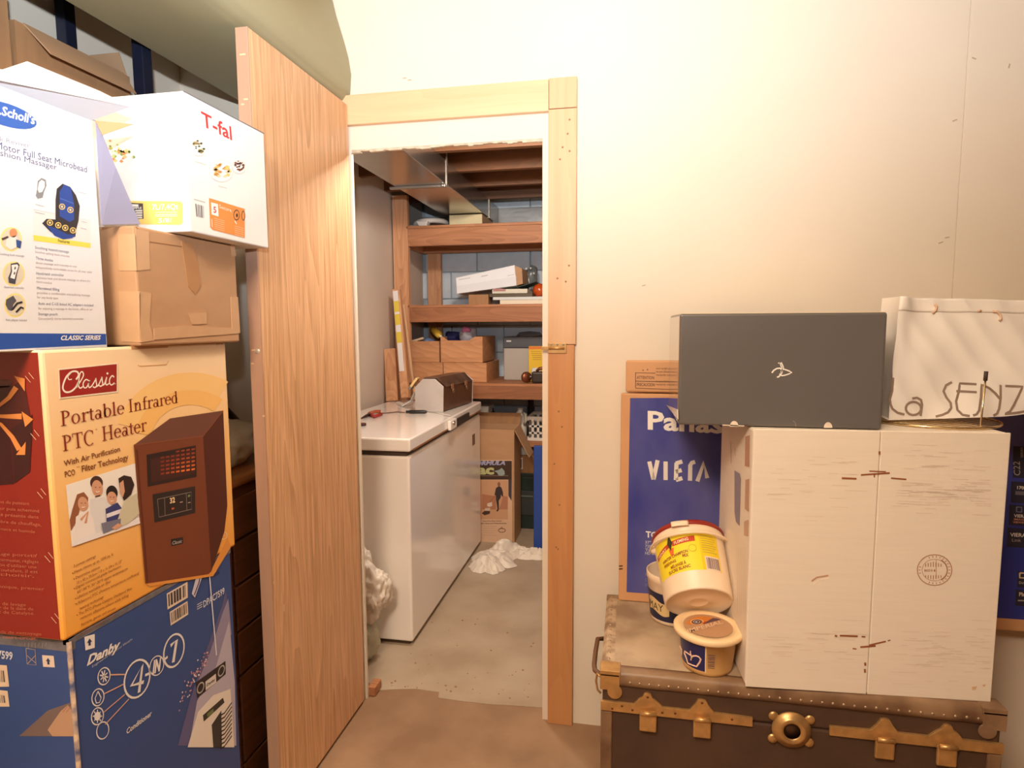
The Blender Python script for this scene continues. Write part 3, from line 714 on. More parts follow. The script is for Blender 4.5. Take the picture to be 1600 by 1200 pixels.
pr.poly((140,142,150), [(58,283),(64,278),(71,281),(72,290),(68,300),(66,309),(58,311),(55,306),(57,296)], 3); pr.poly((246,246,248), [(60,285),(64,281),(69,284),(69,292),(65,300),(60,301),(58,296)], 4)
pr.poly((50,48,56), [(86,312),(88,295),(97,287),(109,292),(118,305),(124,322),(122,345),(118,360),(117,370),(112,370),(95,371),(78,362),(65,349),(72,342),(86,343)], 3)
pr.poly((40,74,160), [(92,300),(99,288),(110,294),(115,320),(115,343),(108,347),(92,338)], 4); pr.poly((38,70,154), [(72,352),(85,356),(104,366),(117,367),(112,372),(98,374),(84,368)], 4)
pr.line((70,104,186), [(93,310),(114,318)], 2, 5)
for x, y in ((96,323),(109,328),(77,348),(90,352),(101,356),(113,360)): pr.ring((226,196,120), x, y, 4.2, 4, 1.6, 0, 5); pr.disc((240,216,150), x, y, 1.8, 1.8, 0, 5)
for x, y, l in ((122,300,12),(54,319,14),(54,331,15),(127,346,8),(125,356,10)): pr.line((190,190,200), [(x,y),(x+l,y+l*.25)], 1, 3)
pr.poly((240,222,96), [(51,367),(141,380),(141,387.5),(52,376)], 2); pr.text((90,84,60), 'Features', (90,378), (108,380.5), (90,373), 3, .01)
H = [('Soothing heated massage',(54,388.5),(107,395.5)),('Three modes',(55,405),(82,409)),('Hand-held controller',(56,429),(99,432)),('Microbead filling',(57,452),(92,454.5)),('Auto and C-US linked AC adapters included',(59,476),(145,479)),('Storage pouch',(59,492.5),(89,493))]
T = [('Soothes aching back muscles',(54,395),(108,402)),('direct massage and intensity to one',(55,412),(119,418)),('independently controllable zones for all over relief',(55,419),(143,427)),('activates heat and directs massage to where it’s',(56,435.5),(140,440.5)),('most needed',(56,441.5),(80,444)),('provides a comfortable tranquilising massage',(57,459),(140,463)),('for any body type',(57,466),(90,467.5)),('for enjoying a massage in the home, office or car',(59,483.5),(144,485)),('Conveniently stores hand-held controller',(59,499.5),(130,499.5))]
pr.rows(GY, H, 4.6, 3); pr.rows((176,160,164), T, 3.8, 3)
for x, y, rx, ry in ((17,374,17,19),(21,428,17.5,19.5),(23,477,17,19)): pr.disc((244,230,150), x, y, rx, ry, 0, 1); pr.disc((220,214,200), x, y, rx*.86, ry*.86, 0, 2)
pr.disc((216,150,110), 20, 364, 6, 7, 0, 3); pr.poly((240,236,236), [(10,372),(24,368),(30,384),(16,390),(8,384)], 3); pr.poly((50,82,150), [(24,374),(33,377),(31,388),(25,386)], 4); pr.line((80,60,60), [(2,374),(12,370)], 3, 4)
pr.poly((70,72,90), [(16,412),(27,410),(30,414),(26,428),(23,444),(13,442),(12,434),(16,424)], 3); pr.poly((244,244,248), [(17,414),(26,413),(28,416),(24,428),(22,436),(15,434),(18,424)], 4)
for k in range(2): pr.line((90,90,100), [(23-k,417+8*k),(22-k,421+8*k)], 2, 5)
pr.poly((84,84,96), [(9,468),(20,462),(25,470),(20,476),(18,486),(12,484),(8,476)], 3); pr.line((40,40,48), [(18,484),(26,474),(34,472)], 3, 4); pr.line((40,40,48), [(24,488),(32,480),(36,482)], 3, 4)
pr.rows((140,140,160), [('Soothing back massage',(-2,398),(37,401.5)),('Hand-held controller',(6,450),(37,451.5)),('Auto adapter included',(8,501),(41,502))], 3.6, 3)
pr.poly((34,84,180), [(-80,520),(165.2,521.6),(166,538.4),(-80,550)], 1); pr.text((240,242,248), 'CLASSIC SERIES', (94.5,531.3), (157,530.6), (94.5,524), 3, .03, .25)
pr.build('printed_front', b)

# taped brown carton
b = thing('taped_carton', 'plain brown cardboard carton with packing tape on its corners', 'carton', (-1.1, 1.2, 1.3625))
KX, KY0, KY1, KZ0, KZ1 = -.9465, 1.05, 1.364, 1.3625, 1.597
MB().box((-1.27, KY0, KZ0), (KX, KY1, KZ1)).build('carton_body', CARD, b, bevel=.004)
F1 = [(222,357),(228,366),(240,375),(262,378),(286,382),(300,378),(290,363),(222,354)]
pr = Print((KX, 1.2, 1.5), (1,0,0))
pr.line((150,104,66), [(212,354.5),(222,364),(228,377),(288,386)], 1.6, 1)
pr.build('flap_crease', b)
tape_n = [0]
def tape_patch(pts, X=None, Y=None, m=TAPE_L):
    tape_n[0] += 1; k_ = .0007+.00012*tape_n[0]
    q = [at(x, y, X=X, Y=Y) for x, y in pts]
    dv = Vector((k_,0,0)) if X is not None else Vector((0,-k_,0))
    return MB().prism(q, dv).build('packing_tape', m, b)
tape_patch([(185,366),(211,366),(214,423),(186,423)], Y=KY0); tape_patch([(211.5,357),(232,362),(234,421),(214,423)], X=KX)
tape_patch([(186,455),(218,455),(219.5,535),(190,534)], Y=KY0); tape_patch([(218,455),(236,458),(233,505),(240,532),(219.5,535)], X=KX)
tape_patch([(283,376),(302,379),(309,414),(313,447),(305,460),(294,448),(288,412)], X=KX, m=TAPE); tape_patch([(360,382),(366,383),(368,400),(362,401)], X=KX); tape_patch([(360,464),(371,464),(374.5,520),(362,521)], X=KX)
tape_patch([(240,513),(300,509),(372,514),(373,521),(240,531)], X=KX); tape_patch([(294,490),(322,488),(322,506),(300,507)], X=KX)

# white fryer carton with food pictures
b = thing('fryer_carton', 'white deep fryer carton with food pictures on top of the left stack', 'carton', (-1.0, 1.28, 1.5985))
TX_, TY0, TY1, TZ0, TZ1 = -.901, 1.15, 1.435, 1.5985, 1.882
MB().box((-1.17, TY0, TZ0), (TX_, TY1, TZ1)).build('carton_body', WHITECARD, b, bevel=.003)
MB().box((TX_-.0008, TY0+.002, TZ1-.0012), (TX_+.0006, TY1, TZ1+.0006)).build('lid_seam', mat('grey_seam', (120,116,116), .7), b)
pr = Print((TX_, 1.2, 1.7), (1,0,0))
TR = (206,48,54)
pr.text(TR, 'T-fal', (315,196), (362,219), (313,172), 3, .012)
def dish(cx, cy, rx, ry, rot, cols, seed):
    pr.disc((250,248,244), cx, cy+2, rx*1.18, ry*1.12, rot, 1); pr.ring((222,218,212), cx, cy+2, rx*1.18, ry*1.12, 1, rot, 2); r2 = random.Random(seed)
    for i in range(26):
        a_ = r2.random()*6.28; q = math.sqrt(r2.random())*.8; x = cx+rx*q*math.cos(a_); y = cy+ry*q*math.sin(a_)+(x-cx)*.25; s_ = r2.uniform(.16,.3)*rx
        pr.poly(cols[i % len(cols)], [(x-s_,y+s_*.2),(x,y-s_*.6),(x+s_,y-s_*.1),(x+s_*.4,y+s_*.6)], 3+i % 3)
dish(310,229,11,11,14,[(70,84,44),(150,130,80),(214,196,150),(50,50,30)],1); dish(345,265,16,15,16,[(228,176,84),(240,204,120),(206,140,60),(236,214,170)],2); dish(373,259,9,9,10,[(120,64,40),(150,90,60),(90,50,30)],3)
for x, y, l in ((304,252,18),(340,290,14)): pr.line((206,202,198), [(x,y),(x+l,y+l*.3)], 1, 3)
q = [(303,315),(320,320),(320,345),(306,342)]; pr.bars((120,112,110), q, 13, 9); pr.line((190,186,182), [(302,311),(320,316)], 1.2, 3)
OR = (240,150,76)
pr.poly(OR, [(326,309.5),(330,310.5),(382,326.5),(382,372),(332,359),(328,355)], 2); pr.poly((250,244,240), [(329,316),(340,319),(341,338.5),(330,335)], 3); pr.text((206,60,70), '5', (333,332), (337.5,333), (332.5,322), 4, .02)
pr.text((252,232,214), 'Secure', (342,325), (361,331.5), (341.5,319), 4, .01); pr.ring((90,74,66), 369, 336, 4.4, 7.6, 1.5, 0, 4); pr.disc((60,48,44), 369.5, 336.5, 1.6, 3, 0, 4); pr.line((246,240,236), [(366,345),(369,350)], 2, 4); pr.ring((90,74,66), 379.5, 337, 2.6, 7, 1.5, 0, 4)
pr.line((252,226,206), [(330,342),(331,355)], 1.6, 4)
for k in range(6): pr.line((250,206,166), [(334,341+3.1*k),(350,345.2+3.1*k)], .8, 4)
for k in range(5): pr.line((250,206,166), [(366,353+3.2*k),(380,357+3.2*k)], .8, 4)
pr.build('printed_side', b)
pr = Print((-1, TY0, 1.7), (0,-1,0))
pr.poly((240,206,116), [(200,314),(282,314.6),(286,318),(286,348),(282,351.5),(196,350)], 2)
pr.text((255,252,240), '7L/7,4Qt', (238,328), (279,327), (238,319), 3, .02); pr.text((255,252,240), '5/8', (248,348), (265,347.5), (248,341), 3, .02); pr.text((255,252,240), 'ℓ', (266,348), (269,347.5), (266,341), 3)
for y in (332,335.5,338): pr.line((255,250,230), [(243,y),(277,y-.3)], 1, 3)
pr.poly((70,66,64), [(205,317),(224,318),(225,342),(210,343)], 3); pr.poly((230,226,220), [(206,319),(217,319.5),(217,323),(207,323)], 4); pr.text((240,238,236), 'SIMPLE', (206,326.5), (222,326.5), (206,323.5), 5, .02)
for k in range(4): pr.poly((214,210,206), [(212+1.5*(k % 2),328+3.6*k),(223,328+3.6*k),(223,330.6+3.6*k),(212,330.6+3.6*k)], 4)
r2 = random.Random(5)
for i in range(34):
    x = 184+r2.gauss(0,9); y = 238+r2.gauss(0,6)+abs(x-184)*.1; s_ = r2.uniform(2,4)
    pr.poly([(196,206,130),(236,206,130),(226,150,100),(150,170,80),(246,236,206)][i % 5], [(x-s_,y),(x,y-s_),(x+s_,y),(x,y+s_*.7)], 2+i % 3)
pr.build('printed_front', b)

# ------------------------------------------------------------------ behind the left stack
b = thing('dresser', 'low dark wooden chest of drawers in the gap beside the open door', 'dresser', (-1.17, 1.7, 0))
MB().box((-1.312, 1.40, 0), (-1.036, 2.0, .965)).build('carcass', DARKWOOD, b, bevel=.003)
zt = at(395, 736, X=-1.02).z
MB().box((-1.315, 1.39, zt-.032), (-1.022, 2.01, zt)).build('top_board', wood('dresser_top_wood', (150,98,56), (106,66,36), 'y', 40, .35), b, bevel=.012, seg=4)
zs = [at(370, y, X=-1.03).z for y in (776, 845, 916, 990, 1062)]+[.19, .03]
zs = [zt-.04]+[z for z in zs]
for i in range(len(zs)-1):
    if zs[i]-zs[i+1] > .04: 
        o = MB().box((-1.036, 1.415, zs[i+1]+.004), (-1.028, 1.985, zs[i]-.004)).build('drawer', DARKWOOD, b, bevel=.003)
        MB().lathe([(.006,0),(.008,.012),(.013,.02),(0,.024)], (-1.028, 1.78, (zs[i]+zs[i+1])/2), (1,0,0), 14).build('knob', DARKWOOD, o)
b = MB()
crumple(b, (-1.12, 1.58, zt+.062), (.07, .13, .075), 11, .28, 4, 4, floor=zt)
b = b.build('laundry_bag', CLOTHM, loc=(-1.12, 1.58, zt)); tag(b, 'rumpled pale cloth sack lying on the dark dresser', 'bag')
b = thing('folded_umbrella', 'thin dark pointed stick leaning over the cloth sack', 'umbrella', (-1.25, 1.75, zt))
MB().tube([(-1.29, 1.90, zt+.0135), (-1.18, 1.60, zt+.168), (-1.105, 1.42, zt+.264)], [.012, .011, .003], 8).build('furled_cover', mat('dark_cover', (60,50,48), .6), b)
MB().tube([(-1.10, 1.408, zt+.270), (-1.092, 1.39, zt+.2795)], [.003, .002], 6).build('tip', STEEL, b)

# rack with the two cartons in the top left corner
b = thing('metal_rack', 'dark navy metal shelving rack against the left wall', 'rack', (-1.46, 1.3, 0))
for x in (-1.335, -1.575):
    for y in (.62, 1.548):
        MB().box((x-.017, y-.017, 0), (x+.017, y+.017, 2.46)).build('post', NAVY, b, bevel=.002)
for z in (.5, 1.1, 1.72): MB().box((-1.592, .60, z-.02), (-1.318, 1.566, z)).build('shelf', NAVY, b, bevel=.002)
def open_carton(name, label, x0, y0, x1, y1, z0, z1, m, flaps):
    t_ = thing(name, label, 'carton', ((x0+x1)/2, (y0+y1)/2, z0), 'cartons on the navy rack')
    MB().add([(x0,y0,z0),(x1,y0,z0),(x1,y1,z0),(x0,y1,z0),(x0,y0,z1),(x1,y0,z1),(x1,y1,z1),(x0,y1,z1)], [(0,1,5,4),(1,2,6,5),(2,3,7,6),(3,0,4,7),(0,3,2,1)]).build('carton_walls', m, t_, solid=.003)
    for q in flaps: MB().add(q, [tuple(range(len(q)))]).build('flap', CARD, t_, solid=.003)
    return t_
open_carton('storage_carton', 'brown carton with open flaps, right one on the navy rack', -1.56, 1.20, -1.355, 1.52, 1.7205, 2.085, CARD_D,
    [[(-1.355,1.22,2.087), (-1.355,1.50,2.087), (-1.318,1.50,2.03), (-1.318,1.25,2.03)], [(-1.55,1.518,2.087),(-1.36,1.518,2.087),(-1.38,1.518,2.15),(-1.54,1.518,2.15)]])
open_carton('storage_carton', 'tall brown carton at the far left of the navy rack', -1.56, .66, -1.355, 1.185, 1.7205, 2.16, CARD_D,
    [[(-1.355,.68,2.162), (-1.355,1.17,2.162), (-1.335,1.17,2.23), (-1.335,.68,2.23)]])
# ------------------------------------------------------------------ steamer trunk, right
TT = .496; TXA, TXB, TYA, TYB = -.055, .885, 1.535, 2.0
TOPM = mat('dusty_trunk_top', (196, 172, 142), .75, rgb2=(150, 124, 98), scale=6, bump=.12, bscale=30, lo=.3, hi=.6)
TRUNK = mat('dark_fibre_board', (84, 60, 46), .5, var=.25, scale=7, bump=.1, bscale=90)
RIM = mat('brown_metal_edging', (98, 68, 48), .42, rgb2=(156, 124, 92), scale=9, lo=.3, hi=.7, bump=.2, bscale=25)
RIML = mat('scraped_metal_edging', (140, 112, 86), .5, rgb2=(196, 170, 138), scale=26, lo=.38, hi=.66, bump=.1, bscale=40)
t = thing('steamer_trunk', 'old dusty brown trunk with brass fittings standing against the wall', 'trunk', ((TXA+TXB)/2, (TYA+TYB)/2, 0))
MB().box((TXA+.006, TYA+.006, .02), (TXB-.006, TYB-.004, .395)).build('trunk_body', TRUNK, t, bevel=.006)
MB().box((TXA+.004, TYA+.004, .397), (TXB-.004, TYB-.004, TT-.002)).build('trunk_lid', TRUNK, t, bevel=.008)
MB().box((TXA+.028, TYA+.03, TT-.003), (TXB-.028, TYB-.028, TT)).build('lid_top', TOPM, t)
n = 40
def rimfn(y0, sgn):
    prof = [(.034,TT+.0006),(.012,TT+.0012),(.003,TT-.004),(-.001,TT-.014),(-.001,TT-.036),(.006,TT-.036)]
    def fn(u, v):
        q = v*(len(prof)-1); i = min(int(q), len(prof)-2); k = q-i
        dy = prof[i][0]*(1-k)+prof[i+1][0]*k; z = prof[i][1]*(1-k)+prof[i+1][1]*k
        x = TXA+.01+(TXB-TXA-.02)*u
        return Vector((x, y0+sgn*dy+.0012*noise.noise((x*22, v*3, 1)), z+.0012*noise.noise((x*16, 2, v*3))))
    return fn
MB().grid(rimfn(TYA, 1), 90, 10).build('edge_strip', RIM, t, solid=.001)
MB().box((TXA, TYB-.034, TT-.03), (TXB, TYB+.001, TT+.001)).build('edge_strip', RIM, t, bevel=.004)
for x0, sg in ((TXA, 1), (TXB, -1)):
    MB().prism([(x0+sg*.034,TYA+.03,TT+.0008),(x0+sg*.010,TYA+.03,TT+.001),(x0,TYA+.03,TT-.01),(x0,TYA+.03,TT-.036),(x0+sg*.004,TYA+.03,TT-.036),(x0+sg*.034,TYA+.03,TT-.004)], (0,TYB-TYA-.06,0)).build('edge_strip', RIML, t)
    MB().box((x0, TYA+.0, 0), (x0+sg*.03, TYA+.03, .385)).build('edge_strip', RIM, t, bevel=.004)
rv = MB()
for i in range(36): rv.lathe([(0,.0032),(.0028,.0022),(.0042,0)], (TXA+.075+.0245*i, TYA-.0006, TT-.025), (0,-1,0), 8)
for i in range(13): rv.lathe([(0,.003),(.003,.002),(.0045,0)], (TXA+.018, TYA+.06+.032*i, TT+.001), (0,0,1), 8)
tag(rv.build('rivets', mat('dull_rivet', (168,140,112), .4, .4), t), kind='stuff')
def corner_cap(x, sg):
    m = MB()
    m.box((x-sg*.002, TYA-.0035, TT-.05), (x+sg*.048, TYA-.001, TT-.006)); m.box((x-sg*.002, TYA-.0035, TT-.012), (x+sg*.05, TYA+.046, TT+.0028)); m.box((x-sg*.0025, TYA-.002, TT-.05), (x+sg*.001, TYA+.046, TT+.001))
    m.lathe([(0,.0035),(.019,.003),(.02,0)], (x+sg*.036, TYA-.0005, TT-.054), (0,-1,0), 20)
    return m.build('corner_cap', BRASS if sg > 0 else RIM, t, bevel=.003)
corner_cap(TXA, 1); corner_cap(TXB, -1)
bz = .402
strip = [(TXA,bz+.012),(TXA+.085,bz+.012),(TXA+.098,bz+.028),(TXA+.107,bz+.033),(TXA+.112,bz+.044),(TXA+.120,bz+.046),(TXA+.128,bz+.044),(TXA+.134,bz+.033),(TXA+.144,bz+.026),(TXA+.16,bz+.012),
 (TXA+.225,bz+.012),(TXA+.238,bz+.028),(TXA+.246,bz+.042),(TXA+.256,bz+.044),(TXA+.266,bz+.042),(TXA+.274,bz+.028),(TXA+.288,bz+.012),(TXA+.38,bz+.010),(TXA+.38,bz-.014),(TXA,bz-.014)]
MB().prism([(x, TYA-.0032, z) for x, z in strip], (0, .008, 0)).build('brass_strip', BRASS, t, bevel=.0012)
MB().prism([(TXB-(x-TXA), TYA-.0032, z) for x, z in strip][::-1], (0, .008, 0)).build('brass_strip', BRASS, t, bevel=.0012)
sh = MB()
for x, z in ((.055,.004),(.12,.036),(.19,.0),(.256,.036),(.082,-.004),(.158,-.002),(.03,-.006),(.33,.0)): sh.lathe([(0,.001),(.003,.0008),(.0034,0)], (TXA+x, TYA-.0033, bz+z), (0,-1,0), 8)
tag(sh.build('screw_heads', mat('dark_brass', (120,76,40), .5, .6), t), kind='stuff')
for x in (TXA+.122, TXA+.257, TXB-.122, TXB-.257):
    l = MB(); l.box((x-.022, TYA-.012, bz-.055), (x+.022, TYA-.0034, bz-.003)); o = l.build('draw_latch', BRASS, t, bevel=.004)
    MB().tube([(x-.02, TYA-.014, bz-.003), (x+.02, TYA-.014, bz-.003)], .0055, 10).build('latch_pin', BRASS, o)
lk = at(1236, 1139, Y=TYA)
o = MB().lathe([(.046,.0),(.046,.005),(.036,.008),(.033,.013),(.026,.015),(.020,.010)], (lk.x, TYA-.0005, lk.z), (0,-1,0), 28).build('lock_ring', BRASS, t)
MB().lathe([(0,.002),(.021,.003),(.021,.0)], (lk.x, TYA-.0005, lk.z), (0,-1,0), 24).build('lock_face', mat('lock_dark', (96,70,50), .4, .7), o)
ear = MB()
for a in (35, 145, 215, 325): ear.lathe([(0,.004),(.010,.004),(.012,0)], (lk.x+.052*math.cos(R(a)), TYA-.0004, lk.z+.052*math.sin(R(a))), (0,-1,0), 14)
ear.build('lock_ears', BRASS, o)
MB().tube([(TXA-.003, 1.64, .42), (TXA-.022, 1.655, .425), (TXA-.026, 1.70, .415), (TXA-.026, 1.78, .412), (TXA-.022, 1.83, .425), (TXA-.003, 1.845, .42)], .007, 8).build('side_handle', mat('handle_leather', (110,74,48), .6), t)
MB().tube([(TXA-.001, TYA+.03, TT-.035), (TXA-.012, TYA+.035, TT-.03), (TXA-.015, TYA+.04, TT-.055), (TXA-.010, TYA+.04, TT-.08), (TXA-.001, TYA+.035, TT-.085)], .003, 8).build('wire_loop', BRASS, t)

# flattened television carton leaning on the wall
P0 = Vector((-.014, 1.955, TT+.0008)); P1 = Vector((-.014, 1.992, 1.288))
tu = (P1-P0).normalized(); nn = Vector((0, -tu.z, tu.y))
t = thing('television_carton', 'flattened blue television carton leaning on the wall behind the buckets', 'carton', (.6, 1.97, TT))
def lean(x, z, back=0.0): return P0+tu*((z-P0.z)/tu.z)+Vector((x-P0.x, 0, 0))-nn*back
zf = (CAM+ray(972,613)*((P0-CAM).dot(nn)/ray(972,613).dot(nn))).z
def slab(x0, z0, x1, z1, th, m, name, bev=.002):
    return MB().hexa([lean(x0,z0),lean(x1,z0),lean(x1,z0,th),lean(x0,z0,th),lean(x0,z1),lean(x1,z1),lean(x1,z1,th),lean(x0,z1,th)]).build(name, m, t, bevel=bev)
TVC = mat('tan_carton_board', (214, 160, 112), .55, var=.06, scale=6)
slab(-.016, TT+.001, 1.24, zf-.003, .024, TVC, 'carton_body', .005); slab(-.002, zf+.001, 1.22, 1.287, .016, TVC, 'top_flap', .006)
pr = Print(P0, nn)
TVB = mat('ink_3c4898', (48, 58, 146), .34, rgb2=(104, 104, 164), scale=3.2, lo=.34, hi=.62, stretch=(1,1,.6))
pr.poly((60,72,152), [(984.5,622),(1144,621),tuple(lean(1.22,1.165)),tuple(lean(1.22,.535)),(979,925)], 1)
pr.text((246,240,232), 'Panasonic', (1012,670), (1226,682), (1012,641), 3, .028)
VW = (240,232,222)
for p in ([(1014.5,721),(1021,749)], [(1021,749),(1027.5,719)], [(1040,721),(1040,750)], [(1057,723),(1056,750)], [(1056,724),(1066,721)], [(1056,737),(1065,734.5)], [(1056,750),(1066,747)], [(1078,751),(1078.5,727),(1081,723),(1086,721.5)], [(1089.5,752),(1100,722.5),(1105,747)]): pr.line(VW, p, 6.4, 3)
pr.text((244,240,236), 'TC-37', (1009,839), (1043,842), (1009,829.5), 3, .035)
pr.rows((200,200,214), [('37" Class',(1008,849),(1034,851)),('720p HDTV',(1008,855),(1040,857)),('Téléviseur',(1008,861),(1042,863)),('HD de 37 po',(1008,866),(1040,868))], 4.4, 3, .015)
pr.rows((140,144,176), [('Plasma',(1008,900),(1022,901)),('Classe',(1008,908),(1022,909)),('plat',(1008,915),(1016,916))], 5, 3)
IK = (120,84,62)
pr.line(IK, [(993,582),(993,606)], 1.2, 2); pr.line(IK, [(993,582.5),(1024,583)], 1, 2); pr.line(IK, [(993,595.5),(1060,597)], 1.2, 2); pr.line(IK, [(993,606.5),(1060,609)], 1.2, 2)
pr.text(IK, 'ATTENTION', (995,592), (1022,592.5), (995,587), 3, .02); pr.text(IK, 'PRECAUCION', (995,603), (1023,603.5), (995,598), 3, .02)
for k in range(6):
    if k != 3: pr.text(IK, ('store upright and keep dry', 'ne pas laisser tomber', 'manipular con cuidado')[k % 3], (1025,577+5*k), (1062,577.5+5*k), (1025,573.6+5*k), 3)
for x, y in ((1004,579),(1011,578)): pr.line(IK, [(x,y),(x+1.5,y-1)], 2, 2)
pr.line((70,40,26), [(967,884.5),(973,884)], 2, 2); pr.line((70,40,26), [(967,889),(973,888.5)], 2, 2)
DKP = (44,44,62)
def tile(x0, y0, y1): pr.poly(DKP, [(x0,y0),tuple(lean(1.235,(CAM+ray(x0,y0)*((P0-CAM).dot(nn)/ray(x0,y0).dot(nn))).z-.004)),tuple(lean(1.235,(CAM+ray(x0,y1)*((P0-CAM).dot(nn)/ray(x0,y1).dot(nn))).z-.004)),(x0-1,y1)], 3)
tile(1583,697,746); tile(1580,752,785); tile(1577,788,820); tile(1574,824,854); tile(1590,892,917); tile(1587,921,946)
GR = (176,168,164)
pr.text(GR, 'C22', (1594,743), (1593,721), (1583,742.5), 4); pr.text(GR, 'SERIES', (1598,715), (1598,699), (1594,715), 4); pr.text((236,226,216), '1700:1', (1589,764), (1608,765), (1589,759), 4, .02)
pr.text((230,222,214), 'VIERA', (1584,808), (1604,809), (1584,803), 4, .02); pr.text((214,150,120), 'IMAGE', (1584,812.5), (1603,813.5), (1584,809.5), 4, .02); pr.text((214,150,120), 'VIEWER', (1582,817), (1603,818), (1582,814), 4, .02)
pr.line((120,130,176), [(1588,792),(1596,792.5),(1596,800),(1588,799.5),(1588,792)], 1.6, 4); pr.line((110,104,116), [(1586,770),(1604,771)], 6, 4)
pr.text((230,222,214), 'VIERA', (1578,838), (1603,839), (1578,832), 4, .02); pr.text(GR, 'Link', (1581,846), (1595,846.5), (1581,841), 4)
pr.line((226,206,186), [(1593,895),(1602,895.5),(1602,903),(1593,902.5),(1593,895)], 2.6, 4); pr.text((226,206,186), 'Dolby', (1592,912), (1606,912.5), (1592,908), 4); pr.text((226,206,186), 'Plasma', (1592,931), (1614,932), (1592,925), 4, .03); pr.line(GR, [(1590,938),(1606,938.5)], 2, 4)
o = pr.build('printed_artwork', t); o.data.materials[0] = TVB

# big white carton
A = Vector((.303, 1.524, 0)); ex = Vector((.565, .039, 0)).normalized(); ey = Vector((-ex.y, ex.x, 0)); LW, LD = .566, .345
t = thing('large_white_carton', 'big plain white carton with a centre seam standing on the trunk', 'carton', (A.x+.28, A.y+.18, TT))
q = [A, A+ex*LW, A+ex*LW+ey*LD, A+ey*LD]; WZ0, WZ1 = TT+.0015, 1.150
CREAM = mat('rough_white_card', (236, 222, 204), .7, var=.03, scale=14, stretch=(.6, 1, 9), bump=.05, bscale=50)
seam = (at(1375,671,Y=1.55)-A).dot(ex)
h0 = [A, A+ex*(seam-.0008), A+ex*(seam-.0008)+ey*.004, A+ey*.004]; h1 = [A+ex*(seam+.0008), A+ex*LW, A+ex*LW+ey*.004, A+ex*(seam+.0008)+ey*.004]
MB().foot([(v.x, v.y) for v in (A+ey*.0045, A+ex*LW+ey*.0045, q[2], q[3])], WZ0, WZ1-.001).build('carton_body', CREAM, t, bevel=.006)
MB().foot([(v.x, v.y) for v in h0], WZ0, WZ1).build('front_flap', CREAM, t, bevel=.003); MB().foot([(v.x, v.y) for v in h1], WZ0, WZ1).build('front_flap', CREAM, t, bevel=.003)
pr = Print(A-ey*.0, -ey)
TRN = (150,88,52); STR = (224,206,186)
for p, w_ in (([(1315,747),(1338,748)], 3), ([(1345,742),(1390,739)], 2.6), ([(1358,736),(1384,737)], 2), ([(1366,746),(1366,740)], 2), ([(1392,747),(1416,749)], 2.4), ([(1312,993),(1340,994)], 3), ([(1346,994.5),(1352,995)], 2.4), ([(1304,993),(1308,994)], 3), ([(1344,1011),(1368,1009)], 3), ([(1358,1008),(1384,1002)], 2.6), ([(1332,1013),(1338,1014)], 2), ([(1387,1001),(1391,1000)], 2), ([(1351.5,1035),(1352,1040)], 3), ([(1351,1045),(1351.5,1051)], 3), ([(1374,705),(1374,710)], 3)): pr.line(TRN, p, w_, 2)
pr.line((196,150,116), [(1268,908),(1276,902),(1294,899)], 2.4, 2); pr.line((250,232,210), [(1270,912),(1282,905),(1296,903)], 2, 2)
pr.poly((226,186,140), [(1518,1073),(1526,1072),(1524,1077),(1519,1078)], 2); pr.poly((224,180,140), [(1534,1070),(1540,1069),(1538,1073)], 2)
rnd = random.Random(12)
for i in range(130):
    x = rnd.uniform(1390, 1540); y = rnd.choice((rnd.gauss(745,30), rnd.gauss(1020,22), rnd.gauss(775,12))); l = rnd.uniform(10, 40)
    if 690 < y < 1075: pr.line(STR, [(x,y),(min(x+l,1548),y+l*.035)], .9, 1)
for i in range(60):
    x = rnd.uniform(1190, 1330); y = rnd.gauss(1010, 16) if i % 2 else rnd.gauss(760, 30); l = rnd.uniform(10, 36); pr.line(STR, [(x,y),(x+l,y+l*.035)], .9, 1)
ST = (176,124,86); cx, cy = 1460, 890.5
pr.ring(ST, cx, cy, 27, 24, 1.3, 0, 2); pr.line(ST, [(cx+20*math.cos(R(a)), cy+18*math.sin(R(a))) for a in range(-60, 61, 10)], 1.6, 2)
for k in range(26):
    a = 2*math.pi*k/26
    if k not in (9, 10, 11, 15, 16, 17): pr.line(ST, [(cx+21.8*math.cos(a), cy+19.4*math.sin(a)), (cx+25*math.cos(a), cy+22*math.sin(a))], 1.1, 2)
pr.ring(ST, cx, cy, 19.5, 17, .7, 0, 2); pr.line(ST, [(cx+2.5,cy-16),(cx+2.5,cy+14)], .8, 2)
for k in range(7): pr.line(ST, [(cx-14+4*k,cy-13+abs(k-3)),(cx-14+4*k,cy-5)], 1.2, 2); pr.line(ST, [(cx-14+4*k,cy+8),(cx-14+4*k,cy+15-abs(k-3))], 1.2, 2)
pr.text(ST, 'MADE IN', (cx-16,cy+2.5), (cx-3,cy+2.5), (cx-16,cy-1.5), 2, .02); pr.disc(ST, cx, cy+.8, 1.3, 2, 0, 2)
pr.build('printed_marks', t)
pr = Print(A, -ex)
pr.poly((150,140,150), [(1148,735),(1156,740),(1158,748),(1156,822),(1150,815),(1148,800)], 2); pr.poly((196,150,120), [(1165,682),(1172,680),(1171,730),(1164,728)], 2); pr.poly((200,160,130), [(1165,750),(1171,748),(1170,800),(1164,795)], 2); pr.poly((206,170,140), [(1163,815),(1170,812),(1169,838),(1163,836)], 2)
pr.line((150,120,110), [(1142,690),(1143,725)], 1.4, 2); pr.line((150,120,110), [(1149,700),(1149.5,713)], 1.4, 2)
for k in range(5): pr.line((206,180,150), [(1152+3*k,855),(1153+3*k,960)], 1, 1)
pr.build('printed_side', t)

